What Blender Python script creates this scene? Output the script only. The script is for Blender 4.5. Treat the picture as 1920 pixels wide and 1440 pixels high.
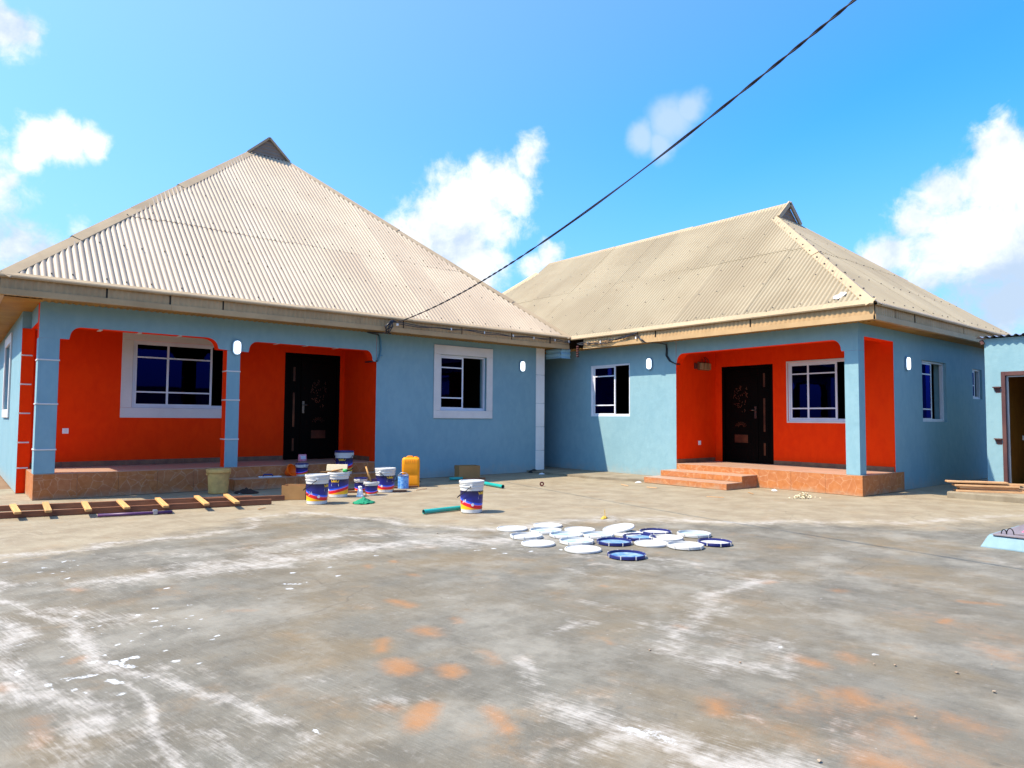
import bpy, bmesh, math, random
import numpy as np
from mathutils import Vector, Matrix, Euler

for o in list(bpy.data.objects):
    bpy.data.objects.remove(o, do_unlink=True)
SC = bpy.context.scene
COL = SC.collection
random.seed(7)

# ------------------------------------------------------------------ camera
cam_d = bpy.data.cameras.new('camera')
cam = bpy.data.objects.new('camera', cam_d)
COL.objects.link(cam)
cam_d.sensor_width = 36.0
cam_d.lens = 24.12
cam_d.clip_start = 0.05
cam_d.clip_end = 3000.0
_th, _p, _r = [math.radians(a) for a in (50.712, 2.900, -0.421)]
_f = Vector((math.cos(_th) * math.cos(_p), math.sin(_th) * math.cos(_p), math.sin(_p)))
_rt = Vector((math.sin(_th), -math.cos(_th), 0))
_dn = _f.cross(_rt)
_R = math.cos(_r) * _rt + math.sin(_r) * _dn
_D = -math.sin(_r) * _rt + math.cos(_r) * _dn
cam.matrix_world = Matrix(((_R.x, -_D.x, -_f.x, 0.0), (_R.y, -_D.y, -_f.y, 0.0),
                           (_R.z, -_D.z, -_f.z, 1.25), (0, 0, 0, 1)))
SC.camera = cam
SC.render.engine = 'CYCLES'
SC.render.resolution_x, SC.render.resolution_y = 1024, 768

# ------------------------------------------------------------------ sky and sun
SUN = Vector((-0.645, 0.24, 1.0)).normalized()          # towards the sun
world = bpy.data.worlds.new('World')
SC.world = world
world.use_nodes = True
NT = world.node_tree
NT.nodes.clear()


class NG:
    """tiny helper round a node tree"""
    def __init__(s, nt):
        s.nt = nt

    def n(s, t, **kw):
        nd = s.nt.nodes.new(t)
        ins = kw.pop('ins', {})
        for k, v in kw.items():
            setattr(nd, k, v)
        for k, v in ins.items():
            if isinstance(v, bpy.types.NodeSocket):
                s.nt.links.new(v, nd.inputs[k])
            else:
                nd.inputs[k].default_value = v
        return nd

    def math(s, op, a, b=None, c=None, clamp=False):
        nd = s.nt.nodes.new('ShaderNodeMath')
        nd.operation = op
        nd.use_clamp = clamp
        for i, v in enumerate((a, b, c)):
            if v is None:
                continue
            if isinstance(v, bpy.types.NodeSocket):
                s.nt.links.new(v, nd.inputs[i])
            else:
                nd.inputs[i].default_value = v
        return nd.outputs[0]

    def vmath(s, op, a, b=None, out=0):
        nd = s.nt.nodes.new('ShaderNodeVectorMath')
        nd.operation = op
        for i, v in enumerate((a, b)):
            if v is None:
                continue
            if isinstance(v, bpy.types.NodeSocket):
                s.nt.links.new(v, nd.inputs[i])
            else:
                nd.inputs[i].default_value = v
        return nd.outputs[out]

    def ramp(s, x, a, b, smooth=True):
        nd = s.nt.nodes.new('ShaderNodeMapRange')
        nd.interpolation_type = 'SMOOTHSTEP' if smooth else 'LINEAR'
        nd.inputs['From Min'].default_value = a
        nd.inputs['From Max'].default_value = b
        s.nt.links.new(x, nd.inputs['Value'])
        return nd.outputs['Result']

    def mix(s, fac, a, b, mode='MIX'):
        nd = s.nt.nodes.new('ShaderNodeMix')
        nd.data_type = 'RGBA'
        nd.blend_type = mode
        nd.clamp_factor = True
        for i, v in ((0, fac), (6, a), (7, b)):
            if isinstance(v, bpy.types.NodeSocket):
                s.nt.links.new(v, nd.inputs[i])
            elif i == 0:
                nd.inputs[0].default_value = v
            else:
                nd.inputs[i].default_value = (v[0], v[1], v[2], 1.0)
        return nd.outputs[2]

    def noise(s, vec, scale, detail=4.0, rough=0.55, dist=0.0):
        nd = s.n('ShaderNodeTexNoise', ins={'Scale': scale, 'Detail': detail, 'Roughness': rough, 'Distortion': dist})
        if vec is not None:
            s.nt.links.new(vec, nd.inputs['Vector'])
        return nd.outputs['Fac']

    def mapping(s, vec, scale=(1, 1, 1), rot=(0, 0, 0), loc=(0, 0, 0)):
        nd = s.n('ShaderNodeMapping', ins={'Scale': scale, 'Rotation': rot, 'Location': loc})
        s.nt.links.new(vec, nd.inputs['Vector'])
        return nd.outputs[0]


W = NG(NT)
sky = W.n('ShaderNodeTexSky', sky_type='NISHITA', sun_disc=False, sun_elevation=math.asin(SUN.z),
          sun_rotation=math.atan2(SUN.x, SUN.y), altitude=100.0, air_density=1.0, dust_density=3.2, ozone_density=3.0)
geo = W.n('ShaderNodeTexCoord')
dirv = geo.outputs['Generated']
SKY_GAIN = (0.30, 1.10, 1.90)
skyc = W.mix(1.0, sky.outputs[0], SKY_GAIN, 'MULTIPLY')
# thin bright haze that whitens the blue towards the sun
cosun = W.vmath('DOT_PRODUCT', dirv, tuple(SUN), out=1)
skyc = W.mix(W.math('MULTIPLY', W.math('MAXIMUM', W.math('ADD', cosun, 0.05), 0.0), 0.46), skyc, (4.1, 4.2, 4.4))
zel = W.n('ShaderNodeSeparateXYZ', ins={0: dirv}).outputs[2]
skyc = W.mix(W.math('MULTIPLY', W.ramp(zel, 0.42, 0.02), 0.42), skyc, (2.9, 3.6, 4.4))
# cumulus: each puff is (direction, angular radius, opacity); the puffs outside the photograph carry on the same way
PUFFS = [
    (0.5569, 0.7786, 0.2892, 0.0646, 1.00),
    (0.5341, 0.8045, 0.2600, 0.0649, 1.00),
    (0.5850, 0.7418, 0.3279, 0.0468, 1.00),
    (0.6028, 0.7113, 0.3614, 0.0286, 0.90),
    (0.5592, 0.7572, 0.3375, 0.0356, 0.80),
    (0.5571, 0.7974, 0.2317, 0.0742, 1.00),
    (0.5909, 0.7607, 0.2687, 0.0451, 0.90),
    (0.5073, 0.8185, 0.2695, 0.0326, 0.80),
    (0.6583, 0.7163, 0.2315, 0.0262, 0.80),
    (0.6413, 0.7373, 0.2124, 0.0281, 0.80),
    (0.6018, 0.7385, 0.3041, 0.0343, 0.80),
    (0.9191, 0.2415, 0.3114, 0.0367, 1.00),
    (0.9340, 0.2234, 0.2790, 0.0628, 1.00),
    (0.9234, 0.2645, 0.2782, 0.0412, 1.00),
    (0.9148, 0.3008, 0.2696, 0.0390, 1.00),
    (0.9115, 0.3282, 0.2478, 0.0335, 1.00),
    (0.9085, 0.3585, 0.2145, 0.0315, 1.00),
    (0.9303, 0.2898, 0.2247, 0.0602, 1.00),
    (0.9482, 0.2468, 0.2001, 0.0787, 1.00),
    (0.9324, 0.3115, 0.1832, 0.0435, 0.80),
    (0.9506, 0.2699, 0.1534, 0.0421, 0.70),
    (0.9533, 0.1926, 0.2328, 0.0906, 1.00),
    (0.9537, 0.1468, 0.2626, 0.0735, 1.00),
    (0.9575, 0.2618, 0.1212, 0.0349, 0.60),
    (0.9585, 0.2457, 0.1447, 0.0585, 0.90),
    (0.9489, 0.2865, 0.1328, 0.0392, 0.70),
    (0.9322, 0.3237, 0.1619, 0.0330, 0.60),
    (0.0607, 0.9448, 0.3221, 0.0241, 0.95),
    (0.0910, 0.9410, 0.3260, 0.0261, 0.95),
    (0.1224, 0.9357, 0.3309, 0.0211, 0.90),
    (0.0513, 0.9537, 0.2963, 0.0160, 0.80),
    (0.0340, 0.9623, 0.2698, 0.0159, 0.80),
    (0.0351, 0.9122, 0.4083, 0.0303, 1.00),
    (0.0172, 0.9095, 0.4153, 0.0309, 1.00),
    (0.0513, 0.9116, 0.4079, 0.0154, 0.80),
    (0.0500, 0.9797, 0.1943, 0.0341, 0.60),
    (0.0813, 0.9797, 0.1833, 0.0281, 0.55),
    (0.1162, 0.9665, 0.2288, 0.0186, 0.45),
    (0.0274, 0.9789, 0.2027, 0.0334, 0.70),
    (-0.0213, 0.9656, 0.2590, 0.0692, 1.00),
    (-0.0339, 0.9244, 0.3799, 0.0536, 1.00),
    (-0.7466, 0.5960, 0.2955, 0.0705, 0.93),
    (-0.7320, 0.6309, 0.2571, 0.0545, 0.75),
    (0.5866, -0.2430, 0.7725, 0.1091, 0.89),
    (0.5326, -0.2297, 0.8146, 0.1434, 0.73),
    (-0.6001, -0.4084, 0.6878, 0.0767, 0.98),
    (-0.5313, -0.4867, 0.6934, 0.0868, 0.97),
    (-0.5162, -0.2535, 0.8181, 0.1300, 0.83),
    (-0.5419, -0.2188, 0.8115, 0.1432, 0.71),
    (-0.8817, 0.2199, 0.4175, 0.1156, 0.89),
    (-0.8877, 0.2056, 0.4121, 0.1525, 0.80),
    (-0.5517, -0.1562, 0.8193, 0.0726, 0.88),
    (-0.5372, -0.1737, 0.8254, 0.0537, 0.84),
    (0.4674, -0.2915, 0.8346, 0.1027, 0.99),
    (0.4271, -0.2898, 0.8565, 0.1402, 0.89),
    (0.3784, -0.8585, 0.3461, 0.0671, 0.99),
    (0.3597, -0.8714, 0.3336, 0.0551, 0.75),
    (0.1111, -0.8658, 0.4879, 0.0762, 0.76),
    (0.1094, -0.9095, 0.4011, 0.0661, 0.90)]
warp = W.noise(dirv, 4.0, 4.0, 0.6)
wcol = W.n('ShaderNodeTexNoise', ins={'Scale': 7.0, 'Detail': 5.0, 'Roughness': 0.6, 'Vector': dirv}).outputs['Color']
dirw = W.vmath('ADD', dirv, W.vmath('MULTIPLY', W.vmath('SUBTRACT', wcol, (0.5, 0.5, 0.5)), (0.065, 0.065, 0.065)))
n_big = W.noise(dirv, 9.0, 8.0, 0.62, 0.3)
n_fine = W.noise(dirv, 34.0, 8.0, 0.68, 0.5)
field = None
for (dx, dy, dz, rad, op) in PUFFS:
    dist = W.vmath('DISTANCE', dirw, (dx, dy, dz), out=1)
    v = W.math('MULTIPLY', W.math('SUBTRACT', 1.0, W.math('DIVIDE', dist, rad * 1.25)), op)
    field = v if field is None else W.math('MAXIMUM', field, v)
fld = W.math('ADD', field, W.math('ADD', W.math('MULTIPLY', W.math('SUBTRACT', n_big, 0.5), 1.5),
                                  W.math('MULTIPLY', W.math('SUBTRACT', n_fine, 0.5), 0.85)))
dens = W.ramp(fld, 0.0, 0.62)
# cloud bodies: bright where the sun reaches, bluer and darker in the thick underside
up = W.vmath('ADD', dirv, (-0.02, 0.012, 0.05))
n_up = W.noise(up, 9.0, 6.0, 0.6, 0.3)
relief = W.math('SUBTRACT', n_big, n_up)
lit = W.ramp(W.math('ADD', W.math('MULTIPLY', relief, 2.2), W.math('ADD', W.math('ADD', 0.20, W.math('MULTIPLY', W.ramp(zel, 0.12, 0.30), 0.60)), W.math('MULTIPLY', W.math('SUBTRACT', warp, 0.5), 1.2))), 0.0, 1.0)
cloudc = W.mix(lit, (2.5, 3.1, 3.9), (5.0, 5.1, 5.2))
# one faint, soft puff of thin cloud
veil = None
for (dx, dy, dz, rad) in [(0.7288, 0.5517, 0.4056, 0.0404), (0.7105, 0.5869, 0.3882, 0.0295), (0.7377, 0.5311, 0.4167, 0.0264), (0.7297, 0.5683, 0.3802, 0.0280)]:
    v = W.math('SUBTRACT', 1.0, W.math('DIVIDE', W.vmath('DISTANCE', dirw, (dx, dy, dz), out=1), rad))
    veil = v if veil is None else W.math('MAXIMUM', veil, v)
veil = W.ramp(W.math('ADD', veil, W.math('MULTIPLY', W.math('SUBTRACT', n_big, 0.5), 0.7)), 0.0, 0.75)
skyc = W.mix(W.math('MULTIPLY', veil, 0.62), skyc, (3.2, 3.7, 4.4))
final = W.mix(W.math('MULTIPLY', dens, 0.96), skyc, cloudc)
bg = W.n('ShaderNodeBackground', ins={'Color': final, 'Strength': 0.105})
wo = W.n('ShaderNodeOutputWorld')
NT.links.new(bg.outputs[0], wo.inputs[0])

sun_d = bpy.data.lights.new('sun', 'SUN')
sun_d.energy = 4.1
sun_d.angle = math.radians(0.53)
sun_d.color = (1.0, 0.86, 0.66)
sun = bpy.data.objects.new('sun', sun_d)
COL.objects.link(sun)
sun.rotation_euler = SUN.to_track_quat('Z', 'Y').to_euler()
sun.location = (-20, 8, 40)

SC.view_settings.view_transform = 'Standard'
SC.view_settings.look = 'None'
SC.view_settings.exposure = 1.2
SC.view_settings.gamma = 1.0
SC.view_settings.use_curve_mapping = False

# ------------------------------------------------------------------ mesh helpers
WLOC = {}


class MB:
    def __init__(s):
        s.v, s.f, s.m, s.sm = [], [], [], []

    def poly(s, pts, m=0, smooth=False):
        i = len(s.v)
        s.v += [tuple(p) for p in pts]
        s.f.append(tuple(range(i, i + len(pts))))
        s.m.append(m)
        s.sm.append(smooth)

    def box(s, x0, x1, y0, y1, z0, z1, m=0, ms=None):
        ms = ms or {}
        c = [(x0, y0, z0), (x1, y0, z0), (x1, y1, z0), (x0, y1, z0), (x0, y0, z1), (x1, y0, z1), (x1, y1, z1), (x0, y1, z1)]
        i = len(s.v)
        s.v += c
        for k, q in (('z-', (3, 2, 1, 0)), ('z+', (4, 5, 6, 7)), ('y-', (0, 1, 5, 4)), ('x+', (1, 2, 6, 5)), ('y+', (2, 3, 7, 6)), ('x-', (3, 0, 4, 7))):
            s.f.append(tuple(i + a for a in q))
            s.m.append(ms.get(k, m))
            s.sm.append(False)

    def obox(s, c, ax, ay, az, m=0):
        """box from its centre and three half-axis vectors"""
        c, ax, ay, az = Vector(c), Vector(ax), Vector(ay), Vector(az)
        i = len(s.v)
        for k in (-1, 1):
            for a, b in ((-1, -1), (1, -1), (1, 1), (-1, 1)):
                s.v.append(tuple(c + a * ax + b * ay + k * az))
        for q in ((3, 2, 1, 0), (4, 5, 6, 7), (0, 1, 5, 4), (1, 2, 6, 5), (2, 3, 7, 6), (3, 0, 4, 7)):
            s.f.append(tuple(i + a for a in q))
            s.m.append(m)
            s.sm.append(False)

    def beam(s, a, b, w, h, m=0, up=(0, 0, 1)):
        a, b = Vector(a), Vector(b)
        d = (b - a)
        u = Vector(up)
        sd = d.cross(u).normalized()
        u2 = sd.cross(d).normalized()
        s.obox((a + b) / 2, d / 2, sd * w / 2, u2 * h / 2, m)

    def prism(s, pts, fn, a0, a1, m=0, mside=None, mback=None):
        """pts: 2-D outline; fn(p, a) -> 3-D"""
        n = len(pts)
        s.poly([fn(p, a0) for p in pts], m)
        s.poly([fn(p, a1) for p in reversed(pts)], m if mback is None else mback)
        for k in range(n):
            p, q = pts[k], pts[(k + 1) % n]
            s.poly([fn(q, a0), fn(p, a0), fn(p, a1), fn(q, a1)], m if mside is None else mside)

    def tube(s, path, r, n=8, m=0, caps=True, smooth=True):
        path = [Vector(p) for p in path]
        rs = r if isinstance(r, (list, tuple)) else [r] * len(path)
        rings = []
        prev = None
        for i, p in enumerate(path):
            d = (path[min(i + 1, len(path) - 1)] - path[max(i - 1, 0)]).normalized()
            if prev is None:
                a = d.cross(Vector((0, 0, 1)))
                if a.length < 1e-3:
                    a = d.cross(Vector((1, 0, 0)))
                a.normalize()
            else:
                a = (prev - d * prev.dot(d)).normalized()
            prev = a
            b = d.cross(a)
            base = len(s.v)
            for k in range(n):
                t = 2 * math.pi * k / n
                s.v.append(tuple(p + (a * math.cos(t) + b * math.sin(t)) * rs[i]))
            rings.append(base)
        for i in range(len(rings) - 1):
            for k in range(n):
                s.f.append((rings[i] + k, rings[i] + (k + 1) % n, rings[i + 1] + (k + 1) % n, rings[i + 1] + k))
                s.m.append(m)
                s.sm.append(smooth)
        if caps:
            s.f.append(tuple(rings[0] + k for k in reversed(range(n))))
            s.m.append(m)
            s.sm.append(False)
            s.f.append(tuple(rings[-1] + k for k in range(n)))
            s.m.append(m)
            s.sm.append(False)

    def lathe(s, prof, n=32, m=0, c=(0, 0, 0), sharp=True):
        """prof: list of (r, z[, mat]); each segment gets its own ring pair so that edges stay crisp"""
        for i in range(len(prof) - 1):
            (r0, z0), (r1, z1) = prof[i][:2], prof[i + 1][:2]
            mm = prof[i][2] if len(prof[i]) > 2 else m
            b = len(s.v)
            for (r, z) in ((r0, z0), (r1, z1)):
                for k in range(n):
                    t = 2 * math.pi * k / n
                    s.v.append((c[0] + r * math.cos(t), c[1] + r * math.sin(t), c[2] + z))
            for k in range(n):
                k2 = (k + 1) % n
                if r0 < 1e-6:
                    s.f.append((b + k, b + n + k2, b + n + k))
                elif r1 < 1e-6:
                    s.f.append((b + k, b + k2, b + n + k))
                else:
                    s.f.append((b + k, b + k2, b + n + k2, b + n + k))
                s.m.append(mm)
                s.sm.append(True)

    def mesh(s, name, mats):
        me = bpy.data.meshes.new(name)
        me.from_pydata(s.v, [], s.f)
        for mt in mats:
            me.materials.append(mt)
        me.polygons.foreach_set('material_index', s.m)
        me.polygons.foreach_set('use_smooth', s.sm)
        me.update()
        return me


def link(o, parent=None, keep_world=True):
    COL.objects.link(o)
    if parent is not None:
        o.parent = parent
        if keep_world:
            o.location = -WLOC.get(parent.name, Vector((0, 0, 0)))
    WLOC[o.name] = Vector((0, 0, 0))
    return o


def obj(name, mb, mats, parent=None, bevel=0.0, local=False, loc=None, rot=None):
    """one mesh object; meshes are written in world coordinates unless local"""
    if not isinstance(mats, (list, tuple)):
        mats = [mats]
    me = mb.mesh(name, mats) if isinstance(mb, MB) else mb
    o = bpy.data.objects.new(name, me)
    link(o, parent, keep_world=not local)
    if loc is not None:
        o.location = loc
    if rot is not None:
        o.rotation_euler = rot
    if bevel:
        md = o.modifiers.new('bevel', 'BEVEL')
        md.width = bevel
        md.segments = 2
        md.limit_method = 'ANGLE'
    return o


def tag(o, label, cat, group=None):
    o['label'] = label
    o['category'] = cat
    if group:
        o['group'] = group
    return o


def thing(name, label, cat, loc=(0, 0, 0), rz=0.0, group=None, rot=None):
    o = bpy.data.objects.new(name, None)
    o.empty_display_size = 0.2
    COL.objects.link(o)
    o.location = loc
    o.rotation_euler = rot if rot else (0, 0, rz)
    WLOC[o.name] = Vector(loc)
    return tag(o, label, cat, group)


def struct(o):
    o['kind'] = 'structure'
    return o


def copy_tree(o, parent=None):
    c = o.copy()
    COL.objects.link(c)
    c.parent = parent
    for ch in list(o.children):
        copy_tree(ch, c)
    return c


# ------------------------------------------------------------------ materials
def new_mat(name):
    m = bpy.data.materials.new(name)
    m.use_nodes = True
    nt = m.node_tree
    nt.nodes.clear()
    g = NG(nt)
    out = g.n('ShaderNodeOutputMaterial')
    b = g.n('ShaderNodeBsdfPrincipled')
    nt.links.new(b.outputs[0], out.inputs[0])
    return m, g, b


def wpos(g):
    return g.n('ShaderNodeNewGeometry').outputs['Position']


def ocoord(g):
    return g.n('ShaderNodeTexCoord').outputs['Object']


def bump(g, b, h, strength=0.3, dist=0.01):
    bn = g.n('ShaderNodeBump', ins={'Strength': strength, 'Distance': dist, 'Height': h})
    g.nt.links.new(bn.outputs[0], b.inputs['Normal'])


def paint(name, col, col2=None, rough=0.7, scale=2.0, bscale=40.0, bstr=0.25, bdist=0.004, spec=0.3, metal=0.0, obj_space=False, detail_var=0.06, rand=0.0):
    """surface colour with large soft variation, fine mottling and a relief"""
    m, g, b = new_mat(name)
    vec = ocoord(g) if obj_space else wpos(g)
    col2 = col2 or tuple(c * 0.8 for c in col)
    n1 = g.noise(vec, scale, 5.0, 0.6)
    c = g.mix(g.ramp(n1, 0.32, 0.68), col2, col)
    n2 = g.noise(vec, bscale, 4.0, 0.6)
    hsv = g.n('ShaderNodeHueSaturation', ins={'Color': c})
    val = g.math('ADD', 1.0 - detail_var, g.math('MULTIPLY', n2, 2 * detail_var))
    if rand:
        oi = g.n('ShaderNodeObjectInfo')
        val = g.math('ADD', val, g.math('MULTIPLY', g.math('SUBTRACT', oi.outputs['Random'], 0.5), rand))
    g.nt.links.new(val, hsv.inputs['Value'])
    g.nt.links.new(hsv.outputs[0], b.inputs['Base Color'])
    b.inputs['Roughness'].default_value = rough
    b.inputs['Specular IOR Level'].default_value = spec
    b.inputs['Metallic'].default_value = metal
    if bstr:
        bump(g, b, g.math('ADD', g.math('MULTIPLY', n2, 0.5), g.noise(vec, bscale * 0.15, 3.0)), bstr, bdist)
    return m


def plaster(name, col, col2, dirt=(0.36, 0.30, 0.22), dirt_amt=0.0):
    """hand-floated wall plaster under emulsion: slow undulation, brush mottling, splashes near the ground"""
    m, g, b = new_mat(name)
    vec = wpos(g)
    n1 = g.noise(vec, 1.1, 5.0, 0.6)
    n2 = g.noise(g.mapping(vec, (9, 9, 4)), 1.0, 5.0, 0.65, 0.5)
    n3 = g.noise(vec, 85.0, 3.0, 0.6)
    n5 = g.noise(g.mapping(vec, (4.5, 4.5, 3.0), loc=(3.3, 1.2, 0.4)), 1.0, 3.0, 0.5, 1.2)
    c = g.mix(g.ramp(g.math('ADD', g.math('MULTIPLY', n1, 0.35), g.math('ADD', g.math('MULTIPLY', n2, 0.35), g.math('MULTIPLY', n5, 0.30))), 0.38, 0.62), col2, col)
    if dirt_amt:
        sep = g.n('ShaderNodeSeparateXYZ')
        g.nt.links.new(vec, sep.inputs[0])
        low = g.ramp(g.math('ADD', sep.outputs[2], g.math('MULTIPLY', g.noise(vec, 7.0, 5.0, 0.7), 0.5)), 0.52, 0.16)
        c = g.mix(g.math('MULTIPLY', low, dirt_amt), c, dirt)
    g.nt.links.new(c, b.inputs['Base Color'])
    b.inputs['Roughness'].default_value = 0.75
    b.inputs['Specular IOR Level'].default_value = 0.08
    h = g.math('ADD', g.math('MULTIPLY', g.noise(vec, 5.0, 3.0), 1.0), g.math('MULTIPLY', n3, 0.10))
    bump(g, b, h, 0.35, 0.02)
    return m


M = {}
M['blue'] = plaster('blue_wall_paint', (0.212, 0.350, 0.402), (0.184, 0.318, 0.374), dirt_amt=0.5)
M['orange'] = plaster('orange_wall_paint', (0.86, 0.042, 0.0008), (0.79, 0.032, 0.0008))
M['ochre'] = plaster('dark_ochre_room_paint', (0.20, 0.085, 0.012), (0.16, 0.06, 0.01))
M['white'] = paint('white_trim_paint', (0.64, 0.61, 0.585), (0.57, 0.54, 0.52), rough=0.5, bscale=60, bstr=0.12)
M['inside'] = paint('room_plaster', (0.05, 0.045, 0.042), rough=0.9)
M['alu'] = paint('white_window_profile', (0.66, 0.67, 0.72), (0.58, 0.59, 0.66), rough=0.35, bstr=0.0, spec=0.5)
M['steel_dark'] = paint('dark_bronze_door_steel', (0.004, 0.0025, 0.002), (0.0025, 0.0018, 0.0015), rough=0.42, bscale=90, bstr=0.1, spec=0.03)
M['copper'] = paint('copper_door_relief', (0.15, 0.05, 0.022), (0.05, 0.016, 0.009), rough=0.4, metal=0.6, bscale=70)
M['chrome'] = paint('bronze_handle_metal', (0.16, 0.12, 0.10), rough=0.25, metal=1.0, bstr=0)
M['frame_brown'] = paint('brown_door_frame_steel', (0.07, 0.030, 0.032), (0.10, 0.045, 0.04), rough=0.5, bscale=50)
M['soffit'] = paint('brown_soffit_sheet', (0.36, 0.19, 0.035), (0.27, 0.13, 0.025), rough=0.5, scale=3, bscale=30, bstr=0.1)
M['fascia'] = paint('beige_fascia_sheet', (0.44, 0.290, 0.150), (0.37, 0.240, 0.122), rough=0.5, scale=2.5, bscale=25, bstr=0.1, spec=0.12, rand=0.12)
M['trim'] = paint('beige_folded_trim', (0.40, 0.300, 0.185), (0.345, 0.255, 0.158), rough=0.5, scale=2, bscale=30, bstr=0.12, spec=0.15, rand=0.1)
M['screw'] = paint('grey_screw', (0.16, 0.14, 0.12), rough=0.4, metal=0.7, bstr=0)
M['cable'] = paint('black_cable', (0.012, 0.012, 0.018), rough=0.4, bstr=0, spec=0.5)
M['bluepipe'] = paint('blue_painted_conduit', (0.09, 0.24, 0.36), rough=0.4, bstr=0)
M['clip'] = paint('white_cable_clip', (0.7, 0.7, 0.7), rough=0.4, bstr=0)
M['plasticw'] = paint('white_bucket_plastic', (0.62, 0.61, 0.59), (0.57, 0.56, 0.54), rough=0.33, bscale=30, bstr=0.03, spec=0.45, obj_space=True, detail_var=0.02)
M['lidwhite'] = paint('white_lid_plastic', (0.52, 0.51, 0.495), (0.44, 0.44, 0.435), rough=0.4, bscale=20, bstr=0.05, spec=0.4, obj_space=True, detail_var=0.03, scale=9)
M['lidblue'] = paint('pale_blue_paint_film', (0.24, 0.37, 0.45), (0.46, 0.49, 0.50), rough=0.4, bscale=20, obj_space=True, scale=9)
M['lidnavy'] = paint('navy_lid_plastic', (0.012, 0.016, 0.10), (0.02, 0.025, 0.14), rough=0.35, bstr=0.02, obj_space=True)
M['lidpaint'] = paint('blue_paint_residue', (0.06, 0.17, 0.34), (0.24, 0.34, 0.42), rough=0.45, bscale=30, obj_space=True, scale=14)
M['lidcream'] = paint('yellowed_lid_plastic', (0.80, 0.70, 0.40), (0.78, 0.77, 0.74), rough=0.4, obj_space=True, scale=7)
M['handle'] = paint('black_handle_plastic', (0.010, 0.010, 0.014), rough=0.4, bstr=0)
M['gold'] = paint('gold_print', (0.75, 0.45, 0.03), rough=0.45, bstr=0)
M['print_white'] = paint('white_print', (0.8, 0.8, 0.8), rough=0.5, bstr=0)
M['print_dark'] = paint('dark_print', (0.02, 0.02, 0.05), rough=0.5, bstr=0)
M['jerry'] = paint('yellow_jerrycan_plastic', (0.86, 0.31, 0.005), (0.78, 0.26, 0.005), rough=0.42, bscale=30, bstr=0.1, obj_space=True)
M['oldbucket'] = paint('aged_cream_plastic', (0.72, 0.43, 0.13), (0.56, 0.32, 0.10), rough=0.55, scale=6, bscale=18, bstr=0.1, obj_space=True, detail_var=0.15)
M['card'] = paint('brown_cardboard', (0.37, 0.20, 0.075), (0.31, 0.165, 0.06), rough=0.85, bscale=60, bstr=0.1, scale=3)
M['pink'] = paint('pink_wrapper', (0.75, 0.16, 0.25), (0.85, 0.45, 0.5), rough=0.45, scale=25, bstr=0.2)
M['redorange'] = paint('orange_plastic_bowl', (0.95, 0.10, 0.004), (0.95, 0.18, 0.006), rough=0.35, bstr=0.05, obj_space=True)
M['teal'] = paint('teal_plastic_pipe', (0.012, 0.33, 0.30), (0.01, 0.28, 0.26), rough=0.3, bstr=0.03, spec=0.5)
M['black'] = paint('black_rubber', (0.010, 0.010, 0.012), rough=0.7, bstr=0.1)
M['rag'] = paint('dark_rag_cloth', (0.020, 0.012, 0.010), (0.035, 0.02, 0.016), rough=0.95, bscale=120, bstr=0.5)
M['green'] = paint('green_cloth', (0.012, 0.27, 0.13), (0.01, 0.19, 0.10), rough=0.85, bscale=120, bstr=0.4)
M['purple'] = paint('purple_steel_tube', (0.10, 0.035, 0.11), (0.07, 0.03, 0.09), rough=0.4, bstr=0.1, bscale=60)
M['zinc'] = paint('galvanised_steel', (0.45, 0.45, 0.48), rough=0.4, metal=0.8, bscale=40, bstr=0.05)
M['paper'] = paint('white_scrap', (0.78, 0.77, 0.76), (0.70, 0.70, 0.74), rough=0.8, bstr=0.1)
M['yellowscrap'] = paint('yellow_scrap', (0.60, 0.40, 0.05), (0.5, 0.28, 0.04), rough=0.7)
M['stone'] = paint('loose_stone', (0.34, 0.27, 0.20), (0.24, 0.17, 0.12), rough=0.9, bscale=50)
M['rust'] = paint('rusted_steel', (0.14, 0.035, 0.025), (0.06, 0.02, 0.02), rough=0.7, bscale=40)
M['skirt'] = paint('brown_skirting_tile', (0.22, 0.105, 0.055), (0.15, 0.065, 0.04), rough=0.35, scale=7, bscale=30, bstr=0.1, detail_var=0.15)
M['floor_tile'] = paint('pink_beige_floor_tile', (0.42, 0.27, 0.19), (0.37, 0.23, 0.16), rough=0.35, scale=4, bscale=35, bstr=0.05, rand=0.08)
M['cream'] = paint('cream_board', (0.62, 0.53, 0.36), (0.55, 0.46, 0.30), rough=0.7, obj_space=True)
M['brush_green'] = paint('green_brush_head', (0.06, 0.42, 0.10), rough=0.6, obj_space=True)
M['canblue'] = paint('blue_tin_print', (0.03, 0.18, 0.62), (0.25, 0.50, 0.80), rough=0.35, scale=22, bstr=0, obj_space=True)
M['fuse'] = paint('cream_fuse_carrier', (0.36, 0.24, 0.13), rough=0.5, bstr=0)
M['hatchblue'] = plaster('pale_blue_plinth_paint', (0.21, 0.31, 0.36), (0.17, 0.26, 0.315))
M['hatchsteel'] = paint('grey_steel_plate', (0.22, 0.19, 0.21), (0.15, 0.12, 0.13), rough=0.5, bscale=40)
M['hatchred'] = paint('crimson_lettering_paint', (0.72, 0.02, 0.12), (0.85, 0.35, 0.45), rough=0.5, scale=30, bstr=0)


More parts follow.
